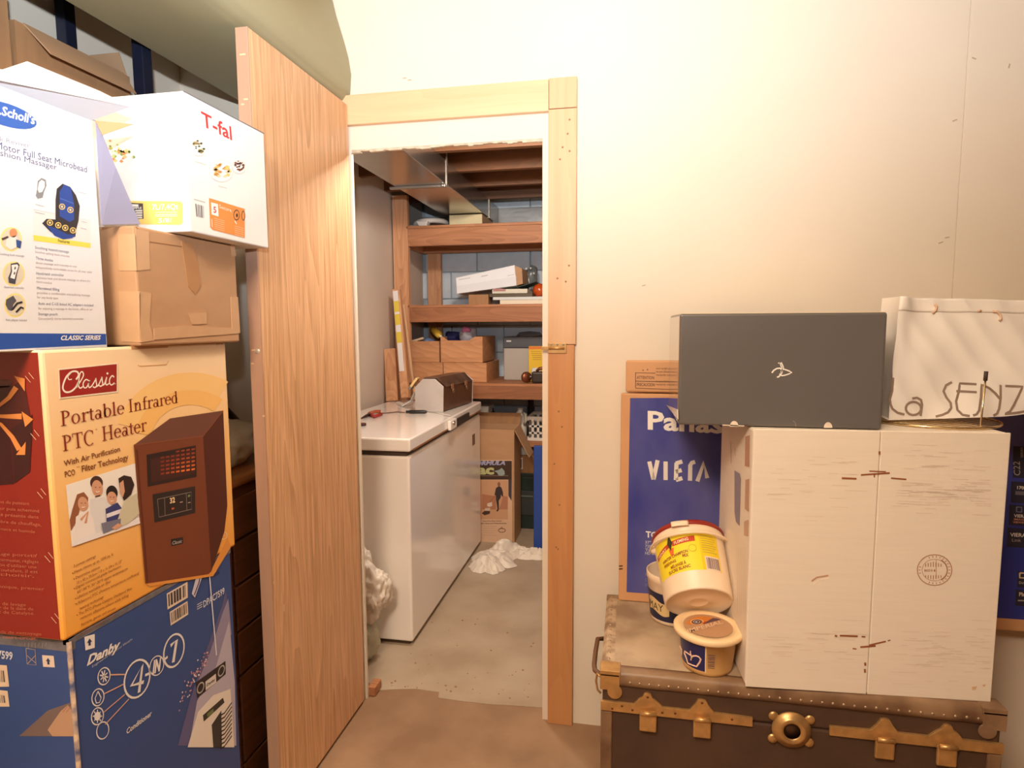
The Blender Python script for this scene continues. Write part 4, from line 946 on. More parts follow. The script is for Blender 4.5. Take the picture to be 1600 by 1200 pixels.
# black box
t = thing('black_gift_box', 'long charcoal box with a small white line emblem on the white carton', 'box', (.36, 1.72, WZ1))
BX0, BX1, BY0, BY1, BZ0, BZ1 = .128, .594, 1.556, 1.905, WZ1+.0008, 1.427
CHAR = mat('charcoal_card', (104, 99, 96), .3, var=.05, scale=3)
MB().box((BX0, BY0, BZ0), (BX1, BY1, BZ1)).build('box_body', CHAR, t, bevel=.006, seg=3)
MB().box((BX0-.0012, BY0+.006, BZ0+.008), (BX0+.001, BY1-.006, BZ1-.006)).build('clear_wrap', mat('clear_film_over_card', (150,126,108), .1, coat=.8), t)  # brownish reflection on the glossy side is put into the film colour
MB().box((BX0+.004, BY0+.002, BZ1-.0005), (BX1-.002, BY1, BZ1+.0009)).build('lid_edge', mat('cream_edge', (238,216,180), .5), t)
MB().prism([at(1041,633,X=BX0-.002), at(1059,655,X=BX0-.002), at(1058.5,640,X=BX0-.002)], (.0014,0,0)).build('torn_film', mat('film_white', (226,214,200), .3), t)
pr = Print((.3, BY0, 1.3), (0,-1,0), 4, (1020,460)); EM = (248,240,232)
pr.line(EM, [(744,490),(756,474),(775,463),(795,461),(806,470),(806,488),(796,505),(786,515),(775,517)], 9, 2)
pr.line(EM, [(790,497),(806,508),(825,505),(850,497),(868,488),(850,478),(828,470),(814,467),(803,478),(800,492)], 8, 2)
pr.line(EM, [(818,466),(812,445),(803,426),(796,428),(800,446),(808,462)], 6, 2); pr.line(EM, [(783,428),(790,430)], 7, 2)
for cx, cy in ((508,826),(1095,834)): pr.poly((232,214,194), [(cx+27*math.cos(R(a)), cy-36*math.sin(R(a))) for a in range(0, 181, 15)], 2)
pr.line((232,214,194), [(435,816),(572,822)], 6, 2); pr.line((150,134,120), [(876,790),(890,800),(894,826)], 5, 2)
pr.build('printed_emblem', t)

# upturned round rack with upright legs
t = thing('cooling_rack', 'round chrome wire rack lying upside down under the paper bag', 'rack', (.765, 1.735, WZ1))
cx, cy, rr, zz = .772, 1.742, .152, WZ1+.0035
ring = [(cx+rr*math.cos(2*math.pi*i/48), cy+rr*math.sin(2*math.pi*i/48), zz) for i in range(48)]
WIRE = mat('yellowed_chrome', (222, 196, 150), .2, .95)
MB().tube(ring, .0034, 8, closed=True).build('rim', WIRE, t)
for i in range(-8, 9):
    a = .0168*i; hh = math.sqrt(max(rr*rr-a*a, 0)); d = Vector((.86,.5,0)); e = Vector((-.5,.86,0))
    c0 = Vector((cx, cy, zz+.002))+e*a; MB().tube([c0-d*hh, c0+d*hh], .0014, 6).build('wire', WIRE, t)
lg = at(1525,665,Y=1.62)
MB().tube([(lg.x-.003, cy-math.sqrt(max(0,rr**2-(lg.x-cx)**2))+.002, zz), (lg.x, 1.6, zz+.006), (lg.x+.001, 1.602, zz+.03), (lg.x+.006, 1.606, zz+.12)], .0022, 8).build('leg', WIRE, t)
MB().tube([(lg.x+.0055, 1.6055, zz+.112), (lg.x+.0065, 1.6065, zz+.1345)], .0042, 10).build('rubber_foot', mat('dark_rubber', (64,44,36), .6), t)

# white paper shopping bag lying against the wall side
t = thing('paper_shopping_bag', 'white paper shopping bag with thin grey lettering on the wire rack', 'bag', (.82, 1.76, WZ1+.007))
PAP = mat('white_bag_paper', (244, 236, 228), .6, var=.03, scale=5)
bl_, br_, tl_, tr_ = Vector((.640,1.645,1.1610)), Vector((1.085,1.700,1.178)), Vector((.668,1.70,1.466)), Vector((1.11,1.755,1.452))
bn = (br_-bl_).cross(tl_-bl_).normalized()
def bagfn(u, v):
    p = bl_.lerp(br_, u).lerp(tl_.lerp(tr_, u), v)
    k = .010*noise.noise((u*3.2, v*2.3, 4))+.005*(1-abs(noise.noise((u*6+v*3, v*1.2, 9)))*2)+.012*math.exp(-((u-.02)/.05)**2)*v
    lift = .035*max(0, (u-.55)/.45)**2*max(0, 1-v*5)
    return p+bn*k+Vector((0,0,lift))
mb = MB(); mb.grid(bagfn, 60, 40)
def backfn(u, v): return bagfn(u, v)*1.0+Vector((-.004+.006*v, .085+.03*v, .006*(1-v)))
mb.grid(backfn, 60, 40); mb.grid(lambda u, v: bagfn(0, v).lerp(backfn(0, v), u)+Vector((.012*math.sin(math.pi*u)*(1-v*.5),0,0)), 8, 40); mb.grid(lambda u, v: bagfn(1, v).lerp(backfn(1, v), u), 8, 40); mb.grid(lambda u, v: bagfn(u, 0).lerp(backfn(u, 0), v), 60, 6)
mb.build('paper_body', PAP, t)
mb = MB(); mb.grid(lambda u, v: bagfn(u, .885+.115*v)-Vector((0,.0008,0)), 60, 6); mb.build('folded_hem', PAP, t, solid=.0006)
pb0 = bl_; 
def on_bag(px, py):
    d = ray(px, py); p = CAM+d*((pb0-CAM).dot(bn)/d.dot(bn))
    for _ in range(4):
        M = p-bl_; ux = (br_-bl_); vz = (tl_-bl_)
        a11, a12, a22 = ux.dot(ux), ux.dot(vz), vz.dot(vz); b1, b2 = M.dot(ux), M.dot(vz); D = a11*a22-a12*a12
        u = (b1*a22-b2*a12)/D; v = (b2*a11-b1*a12)/D; g = bagfn(u, v); dist = (g-p).dot(bn); p = p+d*(dist/d.dot(bn))
    return u, v
def bag_line(mb, pts, w_):
    uv = []
    for i in range(len(pts)-1):
        n_ = 4
        for k in range(n_): q = k/n_; uv.append((pts[i][0]*(1-q)+pts[i+1][0]*q, pts[i][1]*(1-q)+pts[i+1][1]*q))
    uv.append(pts[-1]); uv = [on_bag(1280+x/5, 440+y/5) for x, y in uv]
    P = [bagfn(u, v)-bn*0 for u, v in uv]
    sgn = -1 if bn.y > 0 else 1
    P = [p+bn*(.0009*sgn) for p in P]; V_ = []
    for i, p in enumerate(P):
        tt = (P[min(i+1,len(P)-1)]-P[max(i-1,0)]).normalized(); s_ = tt.cross(bn).normalized()*w_/2; V_ += [p+s_, p-s_]
    mb.add(V_, [(2*i,2*i+1,2*i+3,2*i+2) for i in range(len(P)-1)])
lm = MB()
for p in ([(576,750),(570,850),(550,920),(556,960),(572,995),(612,1025),(665,1038)], [(725,912),(762,905),(794,922),(802,960),(796,1010),(790,1050)], [(735+60*math.cos(R(a)), 990+52*math.sin(R(a))) for a in range(0, 361, 24)],
          [(1035,776),(990,802),(970,850),(992,900),(1026,945),(1030,985),(1005,1020),(962,1040),(908,1054)], [(1228,790),(1097,785),(1090,850),(1068,930),(1078,1000),(1118,1040),(1175,1050)], [(1070,848),(1230,855)],
          [(1200,1045),(1228,1036),(1248,1005),(1262,900),(1268,792),(1330,822),(1375,862),(1414,912)], [(1416,792),(1416,900),(1404,990),(1388,1030),(1358,1047)], [(1452,800),(1588,804),(1556,880),(1520,960),(1490,1015),(1448,1035),(1560,1030),(1690,1020)], [(1760,1035),(1800,900),(1850,800),(1880,900),(1905,1030)], [(1780,950),(1890,950)]):
    bag_line(lm, p, .0058)
lm.build('printed_lettering', mat('ink_grey_letter', (150,128,112), .5), t)
for pts in ([(895,160),(912,175),(905,205),(880,232)], [(1352,190),(1385,190),(1410,215),(1416,245),(1402,262)], [(1235,192),(1258,190)]):
    P = [bagfn(*on_bag(1280+x/5, 440+y/5))-Vector((0,.0045,0)) for x, y in pts]; MB().tube(P, .0028, 6).build('cord_handle', mat('pale_cord', (226,190,160), .7), t)

# buckets
t = thing('margarine_tub', 'navy and tan spread tub with a round cream lid on the trunk corner', 'tub', (.222, 1.61, TT))
TUBM = mat('tan_tub_plastic', (222, 176, 112), .35); LIDM = mat('cream_lid_plastic', (246, 214, 166), .35)
o = Vector((.2215, 1.612, TT+.0007)); fd = Vector((0,-1,0))
MB().lathe([(0,.002),(.055,.0),(.062,.003),(.064,.012),(.074,.104),(.076,.104)], o, (0,0,1), 48).build('tub_wall', TUBM, t)
MB().lathe([(.076,.094),(.085,.094),(.0885,.097),(.0885,.107),(.085,.110),(.070,.1105),(.068,.108),(0,.108)], o, (0,0,1), 56).build('lid', LIDM, t)
def cyl(o, ang, h, r0, r1, h0, h1, ex_=.0006):   # ang measured from facing the camera, to the right
    r_ = r0+(r1-r0)*(h-h0)/(h1-h0)+ex_; return Vector((o.x+r_*math.sin(ang), o.y-r_*math.cos(ang), o.z+h))
cm = lambda a, h, e=.0006: cyl(o, R(a), h, .064, .074, .012, .104, e)
MB().grid(lambda u, v: cm(-95+100*u-17, .016+.078*v), 30, 3).build('navy_label', mat('ink_navy', (36,38,92), .35), t)
MB().grid(lambda u, v: cm(-12+2.5*u, .014+.082*v), 2, 3).build('label_edge', mat('cream_ink', (240,214,176), .4), t)
def curve_strip(name, m, pts, w_, fn, parent):
    mb = MB(); P = []
    for i in range(len(pts)-1):
        for k in range(4): q = k/4; P.append(fn(pts[i][0]*(1-q)+pts[i+1][0]*q, pts[i][1]*(1-q)+pts[i+1][1]*q))
    P.append(fn(*pts[-1])); c_ = sum(P, Vector())/len(P); V_ = []
    for i, p in enumerate(P):
        tt = (P[min(i+1,len(P)-1)]-P[max(i-1,0)]).normalized(); nr = (CAM-p).normalized(); s_ = tt.cross(nr).normalized()*w_/2; V_ += [p+s_, p-s_]
    mb.add(V_, [(2*i,2*i+1,2*i+3,2*i+2) for i in range(len(P)-1)]); return mb.build(name, m, parent)
def zx(x, y):   # zoomed coordinates 10x from (1050,950) onto tub
    px, py = 1050+x/10, 950+y/10; d = ray(px, py); best = None
    t_ = (o.y-.07-CAM.y)/d.y
    for _ in range(12):
        p = CAM+d*t_; r_ = .064+(.010)*((p.z-o.z)-.012)/.092+.0012; e_ = math.hypot(p.x-o.x, p.y-o.y)-r_; t_ += e_/math.hypot(d.x, d.y)*.7
    return CAM+d*t_
CR = mat('ink_pink_cream', (236,196,170), .4)
curve_strip('printed_crown', CR, [(296,820),(306,760),(288,690),(292,670)], .0035, zx, t); curve_strip('printed_crown', CR, [(300,740),(255,710),(200,672),(196,700),(230,790),(250,860),(320,890),(385,912),(430,850),(450,800),(420,760),(380,745),(330,748),(306,770)], .0040, zx, t)
curve_strip('printed_arc', CR, [(118,590),(150,650),(152,710),(142,770)], .0025, zx, t)
bb = MB()
for k in range(8): bb.grid(lambda u, v, k=k: cm(-6+14*u, .028+.006*k*.85+(.0028 if k % 2 else .0018)*v, .001), 4, 1)
bb.build('barcode', mat('ink_mauve', (120,92,92), .5), t)
pm = MB().lathe([(.0,.1094),(.0625,.1094)], o, (0,0,1), 48); pm.build('lid_label', mat('tan_lid_label', (190,146,110), .45), t)
pr = Print((o.x, o.y, o.z+.1095), (0,0,1), 10, (1050,950))
pr.poly((214,130,50), [(220,245),(265,190),(340,150),(440,135),(560,140),(640,155),(560,200),(500,260),(360,265),(250,255)], 1); pr.poly((96,70,84), [(640,160),(710,166),(770,185),(640,215),(540,245),(500,262),(560,205)], 2); pr.poly((170,70,46), [(500,262),(470,235),(520,215),(560,208)], 3)
pr.ring((246,214,160), 392, 222, 98, 46, 9, 0, 3); pr.disc((70,64,86), 385, 222, 78, 36, 0, 4); pr.ring((236,214,190), 385, 222, 50, 22, 8, 0, 5); pr.disc((220,206,200), 380, 224, 18, 8, 0, 5)
pr.text((226,190,156), 'IMPERIAL', (250,395), (800,245), (228,335), 4, .02)
pr.build('lid_print', t)

t = thing('yellow_label_pail', 'white pail with a yellow label and red lid tipped over beside the carton', 'bucket', (.21, 1.8, TT))
ce = R(41); axd = Vector((-.10, math.cos(ce), math.sin(ce))).normalized()
rb, rt_, L_ = .091, .099, .198
bc = at(1092, 943, Y=1.668)
PAIL = mat('cream_pail_plastic', (244, 220, 190), .38)
xd = Vector((1,0,0)); xd = (xd-axd*xd.dot(axd)).normalized(); yd = axd.cross(xd)   # yd points to the upper outside or lower
MB().lathe([(0,.004),(.022,.004),(.024,.003),(.027,.003),(.029,.004),(.084,.004),(.087,0),(rb,.002),(rb+.001,.006),(rt_,L_-.03),(rt_+.003,L_-.028),(rt_+.003,L_-.012),(rt_,L_-.010)], bc, axd, 64).build('pail_wall', PAIL, t)
MB().lathe([(rt_+.001,L_-.012),(rt_+.005,L_-.010),(rt_+.005,L_),(rt_+.002,L_+.004),(rt_-.004,L_+.001),(0,L_+.001)], bc, axd, 64).build('red_lid', mat('red_lid_plastic', (150,44,34), .35), t)
up = 1 if yd.z > 0 else -1
def pl(a, h, e=.0008):   # a: degrees from the camera-upper side, positive to the right
    r_ = rb+(rt_-rb)*h/(L_-.03)+e; return bc+axd*h+(xd*math.sin(R(a))+yd*up*math.cos(R(a)))*r_
MB().grid(lambda u, v: pl(-80+88*u, .052+.108*v), 40, 4).build('yellow_label', mat('ink_yellow', (246,222,44), .4), t); MB().grid(lambda u, v: pl(8+34*u, .052+.108*v), 20, 4).build('yellow_label', mat('ink_deep_yellow', (240,206,40), .4), t)
MB().grid(lambda u, v: pl(13+26*u, .052+.040*v, .0013), 12, 2).build('barcode_panel', mat('ink_pale', (238,214,196), .4), t)
bb = MB(); x = 15
rnd = random.Random(3)
while x < 37: w_ = rnd.choice((.5,.8,1.4)); bb.grid(lambda u, v, x=x, w_=w_: pl(x+w_*u, .056+.032*v, .0018), 1, 2); x += w_+rnd.choice((.6,1.0))
bb.build('barcode', mat('ink_mauve', (120,92,92), .5), t)
def curved_text(s_, a0, a1, h, capd, m, bold=.0, skew=0.0, e=.0018):
    vs, fs = glyphs(s_, bold); mb = MB(); mb.add([pl(a0+(a1-a0)*u, h+skew*u+capd*v/CAP, e) for u, v in vs], fs); return mb.build('printed_lettering', m, t)
INKR = mat('ink_red_brown', (150,74,30), .5); INKW = mat('ink_cream', (250,226,190), .5)
ban = MB(); ban.grid(lambda u, v: pl(-78+36*u, .112+.018*u+.014*v, .0013), 12, 1); ban.grid(lambda u, v: pl(-36+38*u, .130+.006*u+.016*v, .0013), 12, 1); ban.build('red_banner', mat('ink_red', (196,66,30), .4), t)
st_ = MB(); st_.add([pl(-40,.166,.0016),pl(-35,.142,.0016),pl(-40,.118,.0016),pl(-45,.142,.0016)], [(0,1,2,3)]); st_.build('banner_star', mat('ink_dark_green', (60,60,34), .4), t)
st_ = MB(); st_.add([pl(-44,.124,.0015),pl(-34,.127,.0015),pl(-36,.108,.0015),pl(-41,.102,.0015)], [(0,1,2,3)]); st_.build('banner_tail', mat('ink_orange', (226,110,50), .4), t)
curved_text('FLEMING', -32, -8, .134, .009, INKW, .02, .005); curved_text('HENRY', -72, -48, .117, .008, INKW, .02, .01)
curved_text('WINTER CHAMPION', -62, -12, .092, .009, INKR, .03, .012); curved_text('FEEDING', -60, -34, .080, .008, INKR, .03, .004); curved_text('MIX', -22, -12, .092, .009, INKR, .03, .0)
curved_text('MÉLANGE À', -46, -18, .068, .009, INKR, .03, .004); curved_text('SUCRE BLANC', -52, -12, .055, .009, INKR, .03, .006)
rg = MB(); pts = [pl(-4+6*math.cos(R(a)), .115+.010*math.sin(R(a)), .0016) for a in range(0, 361, 20)]; rg.tube(pts[:-1], .0006, 5, closed=True); rg.build('label_seal', mat('ink_olive', (190,176,60), .5), t)
fl = MB()
for k in range(8): fl.grid(lambda u, v, k=k: pl(11+(26 if k % 3 else 22)*u, .150-.0068*k+.0022*v, .0013), 6, 1)
fl.build('fine_print', mat('ink_olive', (190,176,60), .5), t)
ht = MB(); hp = [bc+axd*(L_-.034)+(xd*math.cos(R(a))+yd*up*math.sin(R(a)))*(rt_+.012+.006*math.sin(R(a)))-axd*.012*math.sin(R(a)) for a in range(-10, 191, 8)]
ht.tube(hp, .0035, 8); ht.build('handle', PAIL, t)
for a in (0, 180): MB().lathe([(0,.014),(.010,.012),(.013,0)], bc+axd*(L_-.034)+xd*math.cos(R(a))*(rt_-.002), xd*math.cos(R(a)), 14).build('handle_boss', PAIL, t)
tb = MB(); tb.grid(lambda u, v: bc+axd*(L_-.02+.016*v)+(xd*math.sin(R(-28+24*u))+yd*up*math.cos(R(-28+24*u)))*(rt_+.0105+.008*(1-u)), 8, 3); tb.build('torn_strip', PAIL, t, solid=.0012)

t = thing('navy_label_tub', 'white tub with a navy band and cream name panel behind the tipped pail', 'bucket', (.16, 1.865, TT))
o2 = Vector((.150, 1.868, TT+.0007)); 
MB().lathe([(0,.002),(.060,0),(.066,.004),(.067,.012),(.078,.128),(.080,.130),(.081,.150),(.079,.152),(.077,.150),(.064,.012),(0,.010)], o2, (0,0,1), 48).build('tub_wall', PAIL, t)
c2 = lambda a, h, e=.0008: cyl(o2, R(a), h, .067, .078, .012, .128, e)
MB().grid(lambda u, v: c2(-110+200*u, .014+.086*v), 40, 3).build('navy_band', mat('ink_dark_navy', (34,38,70), .35), t)
MB().grid(lambda u, v: c2(-74+62*u, .036+.040*v+.006*math.sin(u*6), .0013), 20, 2).build('name_panel', mat('ink_panel', (226,196,140), .4), t)
vs, fs = glyphs('MAY', .0); mb = MB(); mb.add([c2(-72+46*u, .044+.024*v/CAP, .0018) for u, v in vs], fs); mb.build('printed_lettering', mat('ink_black_brown', (60,50,44), .5), t)
# ------------------------------------------------------------------ closet: duct and insulation
zd = 2.128
dl, dr = at(640, 305, Z=zd), at(736, 318, Z=zd)
DLX, DRX = -1.208, -.928
t = thing('sheet_metal_duct', 'shiny galvanised heating duct hanging under the closet joists', 'duct', (-1.03, 3.3, zd))
MB().box((DLX, YW+.03, zd), (DRX, 4.44, 2.249)).build('duct_trunk', GALV, t, bevel=.003)
for y in (4.1,): MB().box((DLX-.003, y, zd-.003), (DRX+.003, y+.02, 2.249)).build('slip_joint', GALV_D, t)
hb = at(640, 293, Z=zd-.006); 
t2 = thing('duct_hanger', 'small metal angle bar and strap holding up the shiny duct', 'hanger', (-1.03, hb.y, zd-.02))
MB().box((DLX-.03, hb.y-.012, zd-.012), (DRX-.006, hb.y+.012, zd-.0005)).build('angle_bar', STEEL, t2, bevel=.001)
MB().box((DRX+.0005, hb.y-.010, zd-.013), (DRX+.003, hb.y+.010, 2.30)).build('strap', STEEL, t2)
MB().lathe([(0,.006),(.007,.005),(.008,0)], (DRX-.02, hb.y-.012, zd-.006), (0,-1,0), 8).build('bolt', STEEL, t2)
a, b = at(777,345,Y=4.40), at(850,288,Y=4.40)
t = MB()
t.grid(lambda u, v: Vector((a.x+(b.x+.25-a.x)*u, 4.43-.055*math.sin(math.pi*u)**.5*math.sin(math.pi*v)**.5-.012*abs(noise.noise((u*9, v*6, 2))), 2.046+(2.249-2.046)*v)), 40, 24)
t = t.build('insulation_batt', mat('foil_plastic_film', (190,192,192), .42, .0, var=.1, scale=8), loc=((a.x+b.x)/2, 4.43, 2.046)); tag(t, 'grey film wrapped insulation batt above the top shelf', 'insulation')

# ------------------------------------------------------------------ shelving
SYF, SYB = 3.86, 4.42
SXL, SXR = -1.515, .19
t = thing('wooden_shelving', 'rough timber shelving across the back of the closet', 'shelving', (-.7, 4.1, 0))
pl_ = at(618, 400, Y=SYF).x; pr_ = at(641, 400, Y=SYF).x
MB().box((pl_, SYF-.04, 0), (pr_, SYF-.001, 2.24)).build('post', STUD, t, bevel=.002); MB().box((.10, SYF-.04, 0), (.19, SYF-.001, 2.24)).build('post', STUD, t, bevel=.002)
x0, x1 = at(669,420,Y=4.40).x, at(690,420,Y=4.40).x
MB().box((x0, 4.38, 0), (x1, 4.42, 2.02)).build('back_post', STUD, t, bevel=.002); MB().box((.05, 4.38, 0), (.14, 4.42, 2.02)).build('back_post', STUD, t, bevel=.002)
SH = {}
for nm_, yt, yb in (('top', 351, 383), ('mid', 476, 503), ('low', 598, 622)):
    zt_, zb_ = at(745, yt, Y=SYF).z, at(745, yb, Y=SYF).z; SH[nm_] = zt_
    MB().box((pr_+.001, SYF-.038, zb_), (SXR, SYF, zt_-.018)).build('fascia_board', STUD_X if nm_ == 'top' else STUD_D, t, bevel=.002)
    for k in range(3):
        y0 = SYF-.04+k*.19
        MB().box((SXL+.1 if k == 0 else SXL, y0, zt_-.0175), (SXR, y0+.187, zt_)).build('shelf_board', STUD_X, t, bevel=.002)
    MB().box((SXL, SYF+.02, zb_+.02), (SXL+.038, SYB, zt_-.018)).build('side_cleat', STUD, t)
ra, rb_ = at(700, 396, Y=4.375).z, at(700, 386, Y=4.375).z
MB().box((x0-.02, 4.345, ra), (SXR, 4.379, rb_+.045)).build('back_rail', STUD_X, t, bevel=.002)
ZT, ZM, ZL = SH['top'], SH['mid'], SH['low']

# top shelf
t = thing('toilet_seat', 'white plastic seat ring lying on the left of the top shelf', 'toilet seat', (at(675,345,Y=3.98).x, 3.98, ZT))
c = Vector((at(672,345,Y=4.0).x, 4.02, ZT+.036)); 
ring = [(c.x+.105*math.cos(2*math.pi*i/40), c.y+.14*math.sin(2*math.pi*i/40), c.z+.012*math.cos(2*math.pi*i/40+.3)) for i in range(40)]
MB().tube(ring, .017, 10, closed=True).build('seat_ring', WHITEP, t)
MB().lathe([(0,.03),(.07,.026),(.10,.012),(.115,0)], c+Vector((0,0,.012)), (0,0,1), 32).build('lid', WHITEP, t)
MB().hexa([(c.x-.03,c.y-.165,ZT+.0005),(c.x+.02,c.y-.165,ZT+.0005),(c.x+.02,c.y-.12,ZT+.0005),(c.x-.03,c.y-.12,ZT+.0005),(c.x-.05,c.y-.17,c.z),(c.x+.035,c.y-.17,c.z),(c.x+.035,c.y-.1,c.z),(c.x-.05,c.y-.1,c.z)]).build('hinge_block', WHITEP, t, bevel=.006)
def pbox(name, label, cat, x0, y0, x1, y1, Y, depth, m, z0=None, group=None, bev=.003, part='box_body', zmax=9):
    a, b = at(x0, y1, Y=Y), at(x1, y0, Y=Y); b.z = min(b.z, zmax); zz = a.z if z0 is None else z0
    t = thing(name, label, cat, ((a.x+b.x)/2, Y+depth/2, zz), group)
    MB().box((a.x, Y, zz), (b.x, Y+depth, b.z)).build(part, m, t, bevel=bev); return t, a, b
zf_cap = zd-.004
t, a, b = pbox('foam_block', 'pale yellowish block beside the white seat ring on the top shelf', 'block', 702, 331, 753, 352, 3.94, .34, mat('pale_foam', (226,212,168), .7, var=.08, scale=6), z0=ZT+.0005, part='foam_body', zmax=zf_cap)
MB().box((b.x-.0005, 3.942, ZT+.004), (b.x+.0014, 4.27, b.z-.004)).build('end_sheet', CARD, t)
t = thing('wood_offcut', 'flat grey offcut board on the left end of the top shelf', 'board', (-1.42, 3.9, ZT))
MB().box((-1.50, 3.863, ZT+.0005), (at(640,345,Y=3.85).x+.05, 3.93, ZT+.012)).build('board_piece', mat('grey_board', (156,144,130), .8), t)

# middle shelf
def tilted(name, label, cat, q, Y, depth, m, part, group=None):   # q: bl, br, tr, tl seen on the front
    P = [at(x, y, Y=Y) for x, y in q]; t = thing(name, label, cat, (P[0]+P[1])/2, group)
    MB().prism(P, (0, depth, 0)).build(part, m, t, bevel=.003); return t, P
t, P = tilted('document_carton', 'long white carton tilted across the middle shelf', 'carton', [(714,459),(807,446),(804,414),(712,434)], 3.93, .26, mat('white_carton_plain', (236,238,242), .6), 'carton_body')
MB().prism([P[0]+Vector((.0,-.0012,.0)), P[1]+Vector((-.002,-.0012,0)), P[1]+Vector((-.002,-.0012,.06)), P[0]+Vector((.12,-.0012,.066)), P[0]+Vector((.0,-.0012,.05))], (0,.001,0)).build('tuck_flap', mat('white_carton_shade', (226,228,232), .6), t)
MB().prism([P[1]+Vector((.0,.01,.002)), P[1]+Vector((.038,.02,.012)), P[2]+Vector((.045,.02,-.022)), P[2]+Vector((.0,.01,-.002))], (0,.23,0)).build('open_end_flap', CARD, t)
pr = Print(P[0], (0,-1,0)); pr.line((190,190,196), [(717,437),(735,434)], 1, 1); pr.line((196,196,200), [(752,432),(762,430)], 1.6, 1); pr.line((196,196,200), [(793,431),(804,429)], 1, 1); pr.build('printed_marks', t)
t, a, b = pbox('small_brown_carton', 'small brown box under the tilted white carton', 'carton', 732, 460, 763, 473, 3.9, .12, CARD_D, z0=ZM+.0005)
t, a, b = pbox('paper_board', 'lower pale board of the flat stack at the right of the middle shelf', 'board', 781, 468, 860, 473.5, 3.87, .3, mat('cream_board', (226,214,190), .7), z0=ZM+.0005, group='flat boards on the middle shelf', part='board_piece'); ztop = b.z
t, a2, b2 = pbox('paper_board', 'upper grey white board of the flat stack at the right of the middle shelf', 'board', 770, 463, 862, 468, 3.875, .3, mat('grey_white_board', (206,208,206), .6), z0=ztop+.0006, group='flat boards on the middle shelf', part='board_piece'); ztop = b2.z
t, a, b = pbox('flat_dark_case', 'flat dark case between the boards and the pale slim box', 'case', 764, 458, 832, 462.4, 3.9, .22, mat('olive_dark', (84,70,46), .5), z0=ztop+.0006, part='case_body'); zt2 = b.z
t, a, b = pbox('slim_carton', 'slim pale box with a reddish label below the tilted white carton', 'carton', 769, 451, 824, 457.5, 3.91, .2, mat('pale_slim_card', (214,208,190), .6), z0=zt2+.0006)
pr = Print((0,3.91,0), (0,-1,0)); pr.poly((170,120,116), [(770,451),(782,450.5),(790,452),(790,455),(771,455.5)], 1); pr.build('printed_label', t)
p = at(843, 455, Y=4.0); ob = thing('orange_ball', 'glossy orange ball at the right end of the middle shelf', 'ball', (p.x, p.y, ztop+.0005))
rr_ = .045; MB().lathe([(rr_*math.sin(R(a)), -rr_*math.cos(R(a))) for a in range(0, 181, 10)], (p.x, 4.0, ztop+.0008+rr_), (0,0,1), 28).build('ball_skin', mat('orange_gloss', (196,80,28), .15, coat=.5), ob)
MB().lathe([(0,.003),(.006,.002),(.008,-.002)], (p.x+.0, 4.0, ztop+rr_*2), (0,0,1), 10).build('air_valve', BLACK, ob)
t = thing('plastic_sack', 'grey clear sack with light dots behind the tilted white carton', 'bag', (at(828,430,Y=4.28).x, 4.28, ZM))
mb = MB(); crumple(mb, (at(828,430,Y=4.28).x, 4.27, ZM+.15), (.075,.06,.15), 21, .18, 3, 3, floor=ZM+.0005); mb.build('sack_film', mat('grey_film', (112,118,118), .2, alpha=.85), t)
mb = MB()
for px, py in ((822,420),(829,419),(824,429),(834,427)): mb.lathe([(0,.004),(.006,.002),(.007,0)], at(px, py, Y=4.195), (0,-1,0), 8)
tag(mb.build('light_dots', WHITEP, t), kind='stuff')
t, P = tilted('green_folder', 'thin dark green folder edge sticking out at the right of the tilted carton', 'folder', [(808,447.5),(838,439.8),(838,440.6),(808,449.5)], 3.97, .2, mat('dark_green', (30,52,44), .5), 'cover')

# lower shelf: wooden trays
CRW = wood('crate_wood', (214,158,112), (168,112,70), 'x', 26, .6)
def crate(name, label, cx, cy, z, w_, d_, h_, notch=False):
    t = thing(name, label, 'crate', (cx, cy, z), 'wooden trays on the lower shelf'); x0, x1, y0, y1 = cx-w_/2, cx+w_/2, cy-d_/2, cy+d_/2
    if notch:
        MB().prism([(x0,y0,z),(x1,y0,z),(x1,y0,z+h_),(x1-.05,y0,z+h_),(x1-.09,y0,z+h_-.025),(x0+.05,y0,z+h_-.025),(x0+.015,y0,z+h_),(x0,y0,z+h_)], (0,.012,0)).build('front_board', CRW, t, bevel=.0015)
    else: MB().box((x0,y0,z),(x1,y0+.012,z+h_)).build('front_board', CRW, t, bevel=.0015)
    MB().box((x0,y1-.012,z),(x1,y1,z+h_)).build('back_board', CRW, t, bevel=.0015)
    for x in (x0, x1-.012): MB().box((x,y0+.0125,z),(x+.012,y1-.0125,z+h_)).build('side_board', CRW, t, bevel=.0015)
    MB().box((x0+.0125,y0+.0125,z),(x1-.0125,y1-.0125,z+.008)).build('bottom_board', CRW, t)
    return t
YC = 3.90
def span(x0, x1): a, b = at(x0,560,Y=YC).x, at(x1,560,Y=YC).x; return (a+b)/2, b-a
cx, w_ = span(692.5, 760); h1_ = at(700,566.5,Y=YC).z-ZL-.001
crate('wooden_tray', 'right lower wooden tray on the lower shelf, empty front board showing', cx, YC+.20, ZL+.0006, w_, .4, h1_)
cxb, wb_ = span(688, 753.5); h2_ = at(700,526,Y=YC).z-ZL-h1_-.002
crate('wooden_tray', 'right upper wooden tray with a scooped front, full of odds and ends', cxb, YC+.21, ZL+h1_+.0016, wb_, .4, h2_, True)
cxl, wl_ = span(630, 691.5); 
crate('wooden_tray', 'left lower wooden tray behind the metal toolbox', cxl, YC+.20, ZL+.0006, wl_, .4, h1_)
crate('wooden_tray', 'left upper wooden tray holding small blue things', cxl-.02, YC+.21, ZL+h1_+.0016, wl_-.012, .4, h2_-.03)
zc = ZL+h1_+h2_+.0; zin = ZL+h1_+.012
